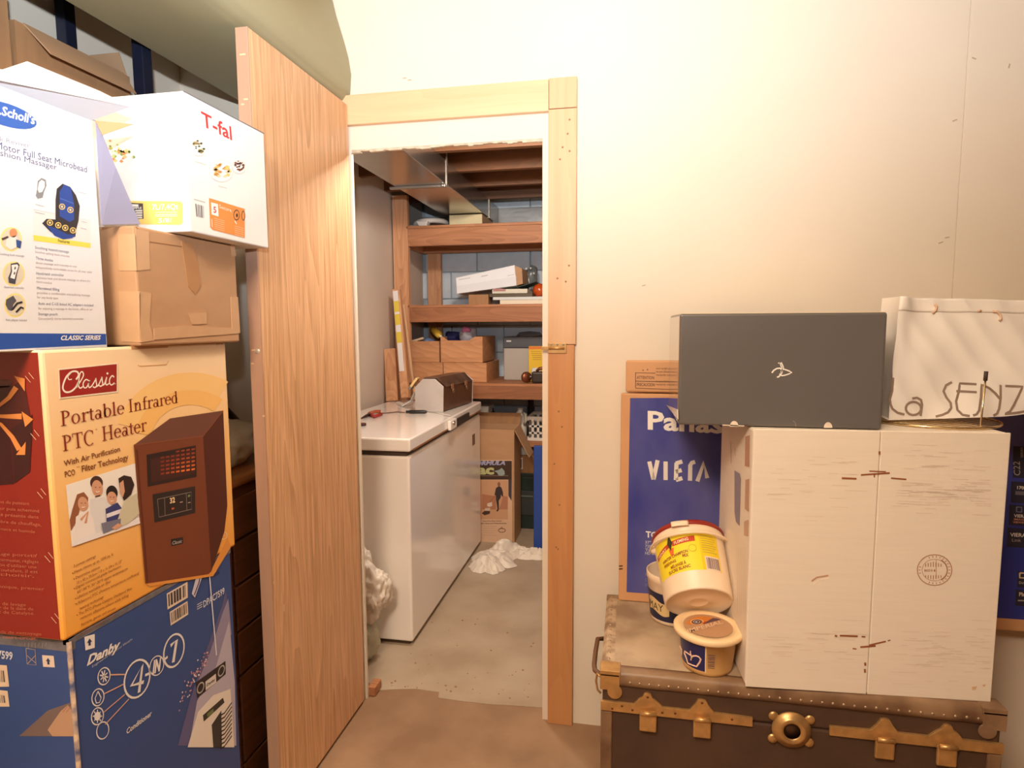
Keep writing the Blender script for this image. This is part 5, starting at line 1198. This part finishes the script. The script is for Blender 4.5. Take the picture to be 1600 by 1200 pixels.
t = thing('caulk_tube', 'yellow tube with a narrow nozzle lying across the trays', 'tube', (at(683,520,Y=4.0).x, 4.0, zc))
pa, pb_ = at(676,514,Y=4.05), at(690,527,Y=3.98); ad = (pb_-pa).normalized()
MB().lathe([(0,0),(.024,0),(.024,.10),(.012,.106),(.010,.11)], pa, ad, 18).build('tube_body', mat('yellow_plastic', (236,196,70), .4), t); MB().lathe([(.010,0),(.003,.05),(0,.05)], pa+ad*.108, ad, 12).build('nozzle', WHITEP, t)
mb = MB(); pc = at(706,518,Y=4.06); crumple(mb, (pc.x, 4.08, zc-.005), (.075,.08,.055), 31, .25, 4, 3)
t = mb.build('navy_rag', mat('navy_cloth', (34,36,92), .7), loc=(pc.x, 4.08, zc-.06)); tag(t, 'navy blue rag heaped in the right upper tray', 'rag')
mb = MB(); pc = at(731,515,Y=4.06); crumple(mb, (pc.x, 4.06, zc+.0), (.075,.09,.075), 37, .3, 5, 3)
t = mb.build('clear_bag', mat('clear_bag_film', (196,196,208), .15, alpha=.8), loc=(pc.x, 4.06, zc-.07)); tag(t, 'clear plastic bag bulging from the right upper tray', 'bag')
mb = MB(); pc = at(727,510,Y=4.0); crumple(mb, (pc.x, 4.02, zc+.045), (.04,.04,.028), 41, .25, 4, 3)
t = mb.build('pink_cloth', mat('pink_cloth', (196,110,150), .7), loc=(pc.x, 4.02, zc+.02)); tag(t, 'small pink scrap on the clear plastic bag', 'cloth')
mb = MB(); pc = at(669,527,Y=3.99); crumple(mb, (pc.x, 4.0, zin+h2_-.055), (.055,.06,.045), 43, .25, 4, 3)
t = mb.build('blue_packet', mat('blue_film', (96,120,160), .3), loc=(pc.x, 4.0, zin)); tag(t, 'pale blue packet lying in the left upper tray', 'packet')
t = thing('cream_bar', 'small cream stick lying at the front of the left upper tray', 'stick', (at(652,530,Y=3.96).x, 3.96, zc-.03))
MB().obox(at(652,531,Y=3.95), (.045,.0,.012), (0,.008,0), (-.002,0,.007)).build('bar', mat('cream_stick', (220,190,160), .6), t, bevel=.002)

# right part of the lower shelf
t, a, b = pbox('cool_box', 'grey picnic cooler with a dark lid on the lower shelf', 'cooler', 787, 543, 850, 582, 4.06, .24, mat('grey_cooler', (178,172,164), .5), z0=ZL+.0006, part='cooler_body', bev=.008)
l0, l1 = at(786,545,Y=4.05), at(851,526,Y=4.05)
MB().box((l0.x, 4.05, l0.z+.004), (l1.x, 4.31, l1.z)).build('lid', mat('dark_cooler_lid', (74,76,82), .45), t, bevel=.008)
p0, p1 = at(806,526,Y=4.1), at(846,526,Y=4.1); zz = l1.z
MB().tube([(p0.x,4.14,zz-.004),(p0.x+.02,4.14,zz+.02),((p0.x+p1.x)/2,4.14,zz+.026),(p1.x-.02,4.14,zz+.02),(p1.x,4.14,zz-.004)], .009, 8).build('carry_handle', mat('dark_cooler_lid', (74,76,82), .45), t)
e_ = at(795,533,Y=4.049); MB().box((e_.x-.016, 4.0475, e_.z-.005), (e_.x+.016, 4.05, e_.z+.005)).build('badge', mat('pale_badge', (206,206,206), .4), t)
t, a, b = pbox('detergent_carton', 'yellow carton with an orange top edge in front of the cooler', 'carton', 826, 541, 862, 580, 4.0, .045, mat('ink_detergent', (232,190,40), .5), z0=ZL+.0006)
pr = Print((0,4.0,0), (0,-1,0)); pr.poly((226,120,40), [(826.5,541.5),(861,541.5),(861,545),(826.5,546)], 1)
for k in range(5): pr.line((196,150,40), [(829+k,549+3.2*k),(846,549+3.2*k)], 1.2, 1)
pr.build('printed_front', t)
mb = MB(); p = at(838,567,Y=3.97); crumple(mb, (p.x, 3.965, ZL+.062), (.04,.025,.045), 51, .3, 4, 3, floor=ZL+.0006)
t = mb.build('paper_wad', mat('white_paper', (226,226,228), .7), loc=(p.x, 3.965, ZL)); tag(t, 'crumpled white paper before the yellow carton', 'paper')
t = thing('bench_grinder', 'small dark machine with a coppery wheel at the right of the lower shelf', 'tool', (at(838,590,Y=3.9).x, 3.9, ZL))
g = at(838, 586, Y=3.89)
MB().box((g.x-.03, 3.87, ZL+.0006), (g.x+.08, 3.93, ZL+.075)).build('motor_body', mat('dark_machine', (64,56,50), .4, .4), t, bevel=.012, seg=3)
MB().lathe([(0,-.012),(.034,-.012),(.036,0),(.034,.012),(0,.012)], (g.x-.066, 3.895, ZL+.0375), (.7,-.7,0), 20).build('wheel', mat('copper_wheel', (140,84,56), .35, .6), t)
MB().tube([(g.x-.045,3.9,ZL+.04),(g.x-.03,3.9,ZL+.04)], .008, 8).build('shaft', STEEL, t)
MB().tube([(g.x+.0,3.90,ZL+.076),(g.x+.02,3.90,ZL+.095),(g.x+.07,3.90,ZL+.10)], .010, 8).build('handle', mat('copper_wheel', (140,84,56), .35, .6), t)

# ------------------------------------------------------------------ chest freezer
FX0, FX1, FY0, FY1 = -1.475, -.903, 2.414, 3.69
t = thing('chest_freezer', 'long cream chest freezer along the left wall of the closet', 'freezer', ((FX0+FX1)/2, (FY0+FY1)/2, 0))
MB().box((FX0+.02, FY0+.02, .0025), (FX1-.02, FY1-.02, .022)).build('plinth', mat('rusty_plinth', (80,56,40), .7), t)
MB().box((FX0, FY0, .022), (FX1, FY1, .846)).build('cabinet', ENAMEL, t, bevel=.010, seg=3)
MB().box((FX0+.012, FY0+.012, .846), (FX1-.014, FY1-.012, .868)).build('gasket', SEAL, t)
lidm = MB().box((FX0-.004, FY0-.008, .868), (FX1+.008, FY1+.004, .925)); lidm.build('lid', ENAMEL, t, bevel=.008, seg=3)
MB().box((FX1+.006, FY0+.03, .868), (FX1+.0095, FY1-.02, .876)).build('lid_trim', mat('brown_trim', (150,100,66), .5), t)
ln0, ln1 = at(700,668,X=FX1+.01), at(713,660,X=FX1+.01)
lt = MB().box((FX1+.0085, ln0.y, .866), (FX1+.026, ln0.y+.11, .915)).build('latch_plate', ENAMEL, t, bevel=.004)
MB().lathe([(.012,0),(.012,.006),(.008,.009),(0,.009)], (FX1+.026, ln0.y+.045, .898), (1,0,0), 16).build('lock_button', CHROME, lt)
MB().box((FX1+.0085, ln0.y+.13, .868), (FX1+.020, ln0.y+.40, .905)).build('handle_recess', BLACK, t, bevel=.004)
bd = at(740,686,X=FX1); MB().box((FX1-.0005, bd.y-.03, bd.z-.035), (FX1+.0014, bd.y+.03, bd.z+.03)).build('badge', mat('dark_badge', (90,60,44), .3), t)
# toolbox on the lid
LZ = .9257
t = thing('tool_chest', 'gable topped brown toolbox with pale metal ends on the freezer', 'toolbox', (-1.08, 3.4, LZ))
q = [(649,643),(692.5,644),(693,604),(679.5,592),(660.5,592),(648,605)]
P = [at(x, y, Y=3.19) for x, y in q]; zsh = P[0].z
P = [Vector((p.x, 3.19, LZ+.0005+max(0, p.z-(P[0].z+P[1].z)/2))) for p in P]; P[0].z = P[1].z = LZ+.0005
dv = Vector((.055, .44, 0)); inn = lambda k: [p+(sum(P, Vector())/6-p)*k for p in P]
BRN = mat('brown_hammer_paint', (104,70,50), .4, .35, var=.2, scale=30)
MB().prism([p+dv*.008 for p in inn(.03)], dv*.984).build('chest_body', BRN, t, bevel=.003)
ENDM = mat('pale_end_plate', (198,190,186), .42, .25, var=.1, scale=12)
MB().prism(P, dv*.008).build('end_plate', ENDM, t, bevel=.002); MB().prism([p+dv*.992 for p in P], dv*.008).build('end_plate', ENDM, t, bevel=.002)
lid = [P[2]+Vector((.004,0,-.004)), P[3]+Vector((.003,0,.006)), P[4]+Vector((-.003,0,.006)), P[5]+Vector((-.004,0,-.004)), P[5]+Vector((-.001,0,.0)), P[4]+Vector((0,0,.001)), P[3]+Vector((0,0,.001)), P[2]+Vector((.001,0,0))]
MB().prism([p+dv*.05 for p in lid], dv*.9).build('gable_lid', mat('rubbed_lid', (140,112,96), .35, .5, rgb2=(100,70,54), scale=9), t)
for k in (.25, .7):
    m_ = P[2]+dv*k; MB().box((m_.x-.001+.003, m_.y-.02, m_.z-.02), (m_.x+.008, m_.y+.02, m_.z+.006)).build('catch', mat('catch_metal', (190,150,116), .3, .8), t, bevel=.001)
    MB().tube([(m_.x+.01,m_.y-.012,m_.z-.02),(m_.x+.012,m_.y-.012,m_.z-.045),(m_.x+.012,m_.y+.012,m_.z-.045),(m_.x+.01,m_.y+.012,m_.z-.02)], .002, 6).build('catch_loop', mat('catch_metal', (190,150,116), .3, .8), t)
# screwdriver and red handled pliers
s0, s1, s2 = at(634,643.5,Z=LZ+.011), at(667,643.5,Z=LZ+.011), at(705,647.5,Z=LZ+.011)
t = thing('screwdriver', 'black handled screwdriver lying before the toolbox', 'screwdriver', ((s0+s1)/2-Vector((0,0,.011))))
d1 = (s1-s0); dl_ = d1.length; MB().lathe([(0,0),(.007,.001),(.0085,.006),(.007,.014),(.0105,.024),(.0105,dl_-.012),(.006,dl_)], s0, d1, 14).build('handle', BLACK, t); MB().tube([s1-d1*.02, s1+d1*.04, Vector((s2.x,s2.y,LZ+.004))], [.003,.003,.002], 8).build('blade', STEEL, t)
p0, p1 = at(573,650,Z=LZ+.009), at(594,645,Z=LZ+.009)
t = thing('pliers', 'pliers with red handles lying on the left of the freezer lid', 'pliers', ((p0+p1)/2-Vector((0,0,.009))))
RP = mat('red_grip', (166,44,40), .4)
MB().tube([at(578,647.5,Z=LZ+.009), at(585,651,Z=LZ+.009), at(596,647,Z=LZ+.009)], .009, 8).build('grip', RP, t); MB().tube([at(577,646,Z=LZ+.009), at(586,643,Z=LZ+.010), at(595,643,Z=LZ+.009)], .009, 8).build('grip', mat('orange_red_grip', (170,80,46), .4), t)
MB().tube([at(578,647,Z=LZ+.009), at(572,650,Z=LZ+.008), at(564,654,Z=LZ+.006)], [.009,.008,.003], 8).build('jaws', mat('dark_steel', (70,56,50), .4, .6), t)
w0 = [at(594,646,Z=LZ+.003), at(606,645,Z=LZ+.003), at(621,643.5,Z=LZ+.003), at(633,644.5,Z=LZ+.003)]
t = MB().tube(w0, .0028, 6).build('wire_rod', mat('brown_wire', (110,80,60), .4, .5), loc=w0[0]-Vector((0,0,.003))); tag(t, 'thin bent rod between the pliers and the screwdriver', 'rod')
k0 = at(566,663,Z=LZ+.006); t = thing('bottle_cap', 'small dark cap lying at the left edge of the freezer lid', 'cap', (k0.x,k0.y,LZ)); MB().lathe([(0,.001),(.018,.0005),(.019,.010),(.016,.012),(0,.012)], (k0.x,k0.y,LZ), (0,0,1), 20).build('cap_shell', mat('dark_cap', (80,40,34), .4), t)
MB().lathe([(.0185,.002),(.020,.003),(.0185,.004)], (k0.x,k0.y,LZ), (0,0,1), 20).build('cap_rim', mat('dark_cap', (80,40,34), .4), t)
# planks leaning on the wall at the far left end of the freezer
def plank(name, label, foot, top, w_, th, m, X=None, cat='plank', part='plank_board'):
    f_, t_ = Vector(foot), Vector(top); ax_ = (t_-f_); hz = Vector((1,0,0)); hz = (hz-ax_.normalized()*hz.dot(ax_.normalized())).normalized(); nn_ = ax_.normalized().cross(hz)
    o_ = thing(name, label, cat, f_); c_ = (f_+t_)/2
    MB().obox(c_+Vector((0,0,0)), hz*w_/2, nn_*th/2, ax_/2).build(part, m, o_, bevel=.002); return o_, c_, hz, nn_, ax_
f1 = at(609,628,Y=3.62); g1 = at(612,546,Y=3.74)
plank('plank', 'short pale plank leaning in the corner behind the freezer things', (at(613,630,Y=3.60).x,3.60,LZ+.004), (at(613,545,Y=3.70).x,3.66,at(613,545,Y=3.66).z), .075, .02, STUD)
o_, c_, hz, nn_, ax_ = plank('plank', 'taller plank carrying a strip of yellow and white labels', (at(634,622,Y=3.57).x,3.57,LZ+.03), (at(620,452,Y=3.68).x,3.68,at(620,452,Y=3.68).z), .05, .035, STUD)
pm = MB()
tp = c_-nn_*(.0185 if nn_.y > 0 else -.0185)
L2 = ax_.length; axn = ax_.normalized(); 
lb = MB(); lb.obox(tp+axn*(.22*L2/2)-hz*.004, hz*.016, nn_*.0006, axn*(L2*.37)).build('label_strip', mat('ink_strip', (226,222,220), .5), o_)
yb = MB()
for k in (-.02, .28, .5): yb.obox(tp+axn*(L2/2*(k*1.1+.12))-hz*.004-nn_*(.0008 if nn_.y > 0 else -.0008), hz*.0165, nn_*.0005, axn*(L2*.05))
yb.build('yellow_patches', mat('ink_strip_yellow', (222,196,70), .5), o_)
plank('dowel_rod', 'thin pale stick leaning against the shelf post', (at(649,629,Y=3.66).x,3.66,LZ+.006), (at(631,476,Y=3.79).x,3.79,at(631,476,Y=3.79).z), .014, .014, PINE, cat='rod', part='stick')
q0, q1, q2, q3 = at(611,630.5,Y=3.42), at(628,632,Y=3.36), at(643,622.5,Y=3.42), at(646,608,Y=3.42)
br = [Vector((q0.x,3.50,LZ+.004)), Vector((q1.x,3.36,LZ+.004)), Vector((q2.x,3.40,LZ+.03)), Vector((q3.x,3.42,LZ+.075))]
t = thing('metal_bracket', 'bent white metal strip standing left of the toolbox', 'bracket', br[1]-Vector((0,0,.004)))
mb = MB()
for i in range(3):
    a_, b_ = br[i], br[i+1]; mb.prism([a_-Vector((0,0,.003)), b_-Vector((0,0,.003)), b_+Vector((0,0,.006)), a_+Vector((0,0,.006))], (.0,.05,0))
mb.build('bent_strip', mat('white_metal', (226,220,212), .4), t)
t = thing('paint_brush', 'pale brush lying against the left shoulder of the toolbox', 'brush', at(651,604,Y=3.24)-Vector((0,0,.03)))
a_, b_ = at(648,606,Y=3.22), at(656,595,Y=3.22); dd = (b_-a_); MB().obox((a_+b_)/2+Vector((-.012,-.005,.012)), dd*.62, (0,.022,0), Vector((-dd.z,0,dd.x)).normalized()*.007).build('bristles', mat('brush_tan', (226,190,130), .6), t, bevel=.003)
MB().obox((a_+b_)/2+Vector((-.012,-.005,.012))-dd*.75, dd*.14, (0,.023,0), Vector((-dd.z,0,dd.x)).normalized()*.008).build('ferrule', STEEL, t)

# ------------------------------------------------------------------ things on the closet floor
t = thing('vacuum_carton', 'tall open vacuum cleaner carton with a printed front beyond the freezer', 'carton', (-.82, 3.9, .0))
VY0 = 3.735; va, vb = at(735,800,Y=VY0).x, at(803.5,800,Y=VY0).x; vz = at(775,671,Y=VY0).z
MB().add([(va,VY0,.0025),(vb,VY0,.0025),(vb,3.97,.0025),(va,3.97,.0025),(va,VY0,vz),(vb,VY0,vz),(vb,3.97,vz),(va,3.97,vz)], [(0,1,5,4),(1,2,6,5),(2,3,7,6),(3,0,4,7),(0,3,2,1)]).build('carton_walls', CARD, t, solid=.005)
MB().add([(va,3.97,vz),(vb,3.97,vz),(vb,3.995,vz+.07),(va,3.995,vz+.07)], [(0,1,2,3)]).build('top_flap', CARD_D, t, solid=.005)
fl_ = at(829,712,Y=3.82)
MB().add([(vb,VY0+.01,vz),(vb,3.95,vz),(fl_.x,3.93,fl_.z),(fl_.x,VY0+.03,fl_.z)], [(0,1,2,3)]).build('top_flap', CARD, t, solid=.005)
pr = Print((0,VY0-.0026,0), (0,-1,0), 7.5, (740,700))
pr.poly((222,186,156), [(-60,140),(452,140),(452,1180),(-60,1180)], 0); pr.poly((66,46,36), [(-60,150),(448,150),(448,370),(-60,370)], 1); pr.poly((70,60,70), [(408,370),(448,370),(446,620),(408,560)], 1); pr.poly((206,160,124), [(-60,372),(406,378),(402,838),(-60,830)], 1)
pr.text((170,170,206), 'FORMULA', (-20,200), (372,196), (-16,152), 3, .05, .2); pr.text((196,196,140), 'vac', (-60,305), (240,303), (-60,198), 3, .05)
pr.poly((150,166,166), [(240,270),(300,255),(330,232),(362,270),(366,310),(330,328),(290,318),(276,290)], 3); pr.line((170,150,120), [(80,325),(405,325)], 4, 3)
pr.poly((60,46,52), [(262,470),(296,446),(325,460),(345,520),(346,570),(330,565),(322,540),(318,580),(292,622),(264,622),(262,560),(246,545)], 3); pr.disc((150,100,76), 297, 424, 17, 26, 0, 3); pr.poly((60,44,44), [(266,620),(296,620),(298,720),(285,744),(264,738),(280,715)], 3)
pr.poly((226,206,190), [(160,650),(215,632),(218,680),(185,690),(160,680)], 3); pr.poly((214,190,170), [(135,705),(195,700),(190,735),(130,735)], 3); pr.poly((76,52,40), [(95,765),(130,735),(195,738),(190,770),(130,788)], 3); pr.line((70,50,40), [(190,640),(262,540)], 3, 3)
pr.poly((182,124,92), [(230,560),(262,560),(264,720),(100,720),(100,540)], 2); pr.poly((184,126,98), [(345,560),(400,570),(398,720),(300,720)], 2)
pr.text((110,76,56), 'Wet & Dry Shop Vacuum', (104,864), (330,860), (104,848), 3, .02); pr.text((110,76,56), 'with Hose and Attachments', (72,890), (386,888), (72,874), 3, .02)
for k in range(5): pr.line((190,150,120), [(110,915+26*k),(270-30*(k % 2),918+26*k)], 3, 2)
pr.ring((120,84,66), 332, 965, 40, 22, 8, 0, 3); pr.line((120,84,66), [(310,950),(330,925),(345,950)], 8, 3); pr.poly((80,56,46), [(60,960),(86,1030),(66,1034)], 3); pr.text((60,44,40), 'HP', (76,1160), (118,1160), (76,1128), 3, .05)
pr.build('printed_front', t)
t, a, b = pbox('brown_storage_carton', 'brown carton with a two letter label on the green crate', 'carton', 798, 713, 848, 738, 4.02, .3, CARD_D); kz = a.z
pr = Print((0,4.02,0), (0,-1,0), 7.5, (740,700)); pr.poly((226,216,196), [(440,112),(575,112),(578,248),(440,250)], 1); pr.poly((60,70,80), [(440,126),(562,128),(562,236),(440,238)], 2); pr.text((226,216,196), 'K', (430,230), (515,228), (430,135), 3, .05); pr.text((30,34,44), 'I', (536,226), (552,226), (536,140), 3, .2); pr.build('printed_label', t)
# white board behind the flap
t, P = tilted('pale_board', 'pale board standing behind the carton flap', 'board', [(801,711),(825,711),(806,684),(801,684)], 4.04, .02, mat('pale_grey_board', (196,200,200), .6), 'board_piece')
gx0, gx1 = at(800,780,Y=4.03).x, at(850,780,Y=4.03).x
t = thing('green_storage_crate', 'dark green storage crate under the brown labelled carton', 'crate', ((gx0+gx1)/2, 4.2, 0))
GRN = mat('dark_green_plastic', (34,52,48), .45)
MB().box((gx0, 4.03, .0025), (gx1, 4.36, kz-.03)).build('crate_body', GRN, t, bevel=.006)
MB().box((gx0-.008, 4.02, kz-.03), (gx1+.008, 4.37, kz-.0006)).build('crate_lid', GRN, t, bevel=.006)
zz = at(815,774,Y=4.03).z; MB().box((gx0+.03, 4.016, zz-.008), (gx0+.15, 4.03, zz+.004)).build('grip_rail', mat('grey_green', (92,106,100), .45), t, bevel=.002)
mb = MB()
for k in range(4): mb.box((gx0+.04+.035*k, 4.024, zz-.10), (gx0+.055+.035*k, 4.03, zz-.06))
mb.build('molded_ribs', mat('grey_green', (92,106,100), .45), t)
MB().box((gx0+.02, 4.022, .10), (gx1-.02, 4.03, .27)).build('recessed_panel', mat('grey_dark_panel', (58,62,60), .6), t, bevel=.003)
# shelf behind: jug, milk crate, bottle, tray
JY = 3.95
t, a, b = pbox('low_bench', 'rough low bench board under the jug and the white crate', 'bench', 755, 691, 862, 696, 4.02, .34, STUD_X, part='bench_board'); jz = b.z
for x in (a.x+.02, b.x-.02): MB().box((x-.02, 4.3, .0025), (x+.02, 4.34, jz-.03)).build('bench_leg', STUD, t)
jx = at(813,660,Y=4.1).x; jt = at(815,637,Y=4.1).z-jz
t = thing('white_jug', 'white plastic jug with a handle behind the open carton', 'jug', (jx, 4.1, jz))
MB().lathe([(0,.001),(.042,0),(.046,.008),(.047,jt*.5),(.042,jt*.68),(.026,jt*.86),(.018,jt*.9),(.018,jt*.94)], (jx,4.1,jz+.0006), (0,0,1), 28).build('jug_body', WHITEP, t)
MB().lathe([(.02,jt*.93),(.021,jt),(0,jt)], (jx,4.1,jz+.0006), (0,0,1), 16).build('cap', mat('grey_cap', (190,186,178), .4), t)
MB().tube([(jx+.02,4.08,jz+jt*.86),(jx+.045,4.05,jz+jt*.82),(jx+.050,4.035,jz+jt*.66),(jx+.036,4.06,jz+jt*.5)], .010, 8).build('handle', WHITEP, t)
mx0, mx1 = at(824,665,Y=4.05).x, at(866,665,Y=4.05).x; mz = at(835,651,Y=4.05).z
t = thing('milk_crate', 'white slotted plastic crate beside the jug', 'crate', ((mx0+mx1)/2, 4.18, jz))
def slot_wall(p, ux, w_, h_, th):
    mb = MB(); p = Vector(p); ux = Vector(ux).normalized(); nz = Vector((0,0,1)); th = Vector(th)
    def bar(u0,u1,z0,z1): mb.hexa([p+ux*u0+nz*z0, p+ux*u1+nz*z0, p+ux*u1+nz*z0+th, p+ux*u0+nz*z0+th, p+ux*u0+nz*z1, p+ux*u1+nz*z1, p+ux*u1+nz*z1+th, p+ux*u0+nz*z1+th])
    for z0, z1 in ((0,.02),(h_*.28,h_*.36),(h_*.56,h_*.64),(h_*.86,h_)): bar(0,w_,z0,z1)
    n_ = 5
    for k in range(n_+1): u = w_*k/n_; bar(max(0,u-.008), min(w_,u+.008), .02, h_*.86)
    return mb
hC = mz-jz-.001
for p, ux, w_, th in (((mx0,4.05,jz+.0008),(1,0,0),mx1-mx0,(0,.008,0)), ((mx0,4.31,jz+.0008),(1,0,0),mx1-mx0,(0,.008,0)), ((mx0,4.058,jz+.0008),(0,1,0),.252,(.008,0,0)), ((mx1-.008,4.058,jz+.0008),(0,1,0),.252,(.008,0,0))): slot_wall(p, ux, w_, hC, th).build('slotted_wall', WHITEP, t)
MB().box((mx0+.008,4.058,jz+.0008),(mx1-.008,4.31,jz+.008)).build('crate_floor', WHITEP, t)
MB().tube([(mx0+.004,4.045,mz-.03),(mx0+.004,4.045,mz-.075),(mx0+.004,4.045,mz-.03)][:2]+[(mx0+.004,4.045,mz-.13)], .008, 8).build('dark_edge', BLACK, t)
bx = at(769,660,Y=4.30).x; bh = at(769,632,Y=4.30).z-jz
t = thing('blue_bottle', 'slim dark blue bottle with a pale neck behind the freezer end', 'bottle', (bx, 4.30, jz))
MB().lathe([(0,.001),(.032,0),(.034,.006),(.034,bh*.55),(.026,bh*.68),(.012,bh*.8),(.011,bh*.9)], (bx,4.30,jz+.0006), (0,0,1), 20).build('bottle_body', mat('blue_bottle_plastic', (38,60,96), .3), t)
MB().lathe([(.013,bh*.88),(.013,bh),(0,bh)], (bx,4.30,jz+.0006), (0,0,1), 14).build('cap', WHITEP, t)
wx = at(754,640,Y=4.12).x; 
t = thing('white_tray', 'small white tray on a brown ledge behind the freezer end', 'tray', (wx, 4.12, at(754,645,Y=4.12).z))
tz = at(754,645,Y=4.12).z; MB().box((wx-.055,4.06,tz), (wx+.055,4.2,tz+.05)).build('tray_body', WHITEP, t, bevel=.006); MB().box((wx-.06,4.055,tz+.045), (wx+.06,4.205,tz+.056)).build('tray_rim', WHITEP, t, bevel=.003)
ct = thing('small_open_carton', 'small brown carton carrying the white tray behind the freezer', 'carton', (wx, 4.13, jz)); MB().box((wx-.075,4.05,jz+.0006), (wx+.03,4.24,tz-.0006)).build('carton_body', CARD, ct, bevel=.003)
MB().add([(wx-.07,4.05,tz-.012),(wx+.06,4.03,tz-.02),(wx+.10,4.03,tz-.012),(wx+.0,4.06,tz-.006)], [(0,1,2,3)]).build('flap', CARD, ct, solid=.003)
pxx = at(829,650,Y=4.39).x
t = thing('drain_pipe', 'dark upright pipe against the block wall', 'pipe', (pxx, 4.39, 0)); MB().tube([(pxx,4.405,.0025),(pxx,4.405,ZL-.02)], .022, 12).build('pipe_run', mat('dark_pipe', (70,58,50), .5), t); MB().lathe([(.022,0),(.028,.002),(.028,.05),(.022,.052)], (pxx,4.405,.75), (0,0,1), 14).build('coupling', mat('dark_pipe', (70,58,50), .5), t)
y3 = 3.62; xa, xb = at(834,760,Y=y3).x, at(878,760,Y=y3).x
t = thing('blue_board', 'bright blue board standing just inside the right of the doorway', 'board', ((xa+xb)/2, y3, 0)); z1 = at(838,697,Y=y3).z
MB().box((xa, y3, .0025), (xb, y3+.03, z1)).build('board_piece', mat('blue_board', (40,76,160), .45), t, bevel=.003)
MB().box((xa-.0012, y3+.002, .004), (xa, y3+.028, z1-.002)).build('edge_tape', mat('blue_edge', (30,60,140), .5), t)
# rags and bags on the closet floor
mb = MB()
for px, py, rx_, ry_, hh_, sd, ro in ((770,878,.15,.13,.075,61,.3),(790,866,.12,.09,.10,62,1.0),(762,888,.10,.09,.08,66,.2),(813,866,.12,.06,.05,63,-.25),(836,870,.10,.06,.06,64,.4)):
    p = at(px, py, Z=.0); rag(mb, (p.x, p.y), rx_, ry_, hh_, sd, .0032, ro)
p = at(785,870,Z=0); t = mb.build('plastic_rags', BAG, loc=(p.x,p.y,0)); tag(t, 'crumpled white plastic sheeting on the closet floor before the printed carton', 'plastic sheet')
ga = Vector((-1.06, 2.30, 0))
t = thing('grocery_bag', 'white grocery bag stuffed between the door and the freezer', 'bag', ga)
mb = MB(); q = at(588,945,Y=2.28); crumple(mb, (q.x-.03, 2.275, .30), (.105,.085,.15), 71, .4, 5, 5); crumple(mb, (q.x-.06, 2.265, .43), (.06,.05,.09), 72, .5, 6, 4); mb.build('bag_film', BAG, t)
mb = MB(); crumple(mb, (q.x-.075, 2.28, .10), (.095,.085,.11), 73, .3, 4, 4, floor=.003); mb.build('lower_sack', mat('grey_green_sack', (186,182,160), .5), t)
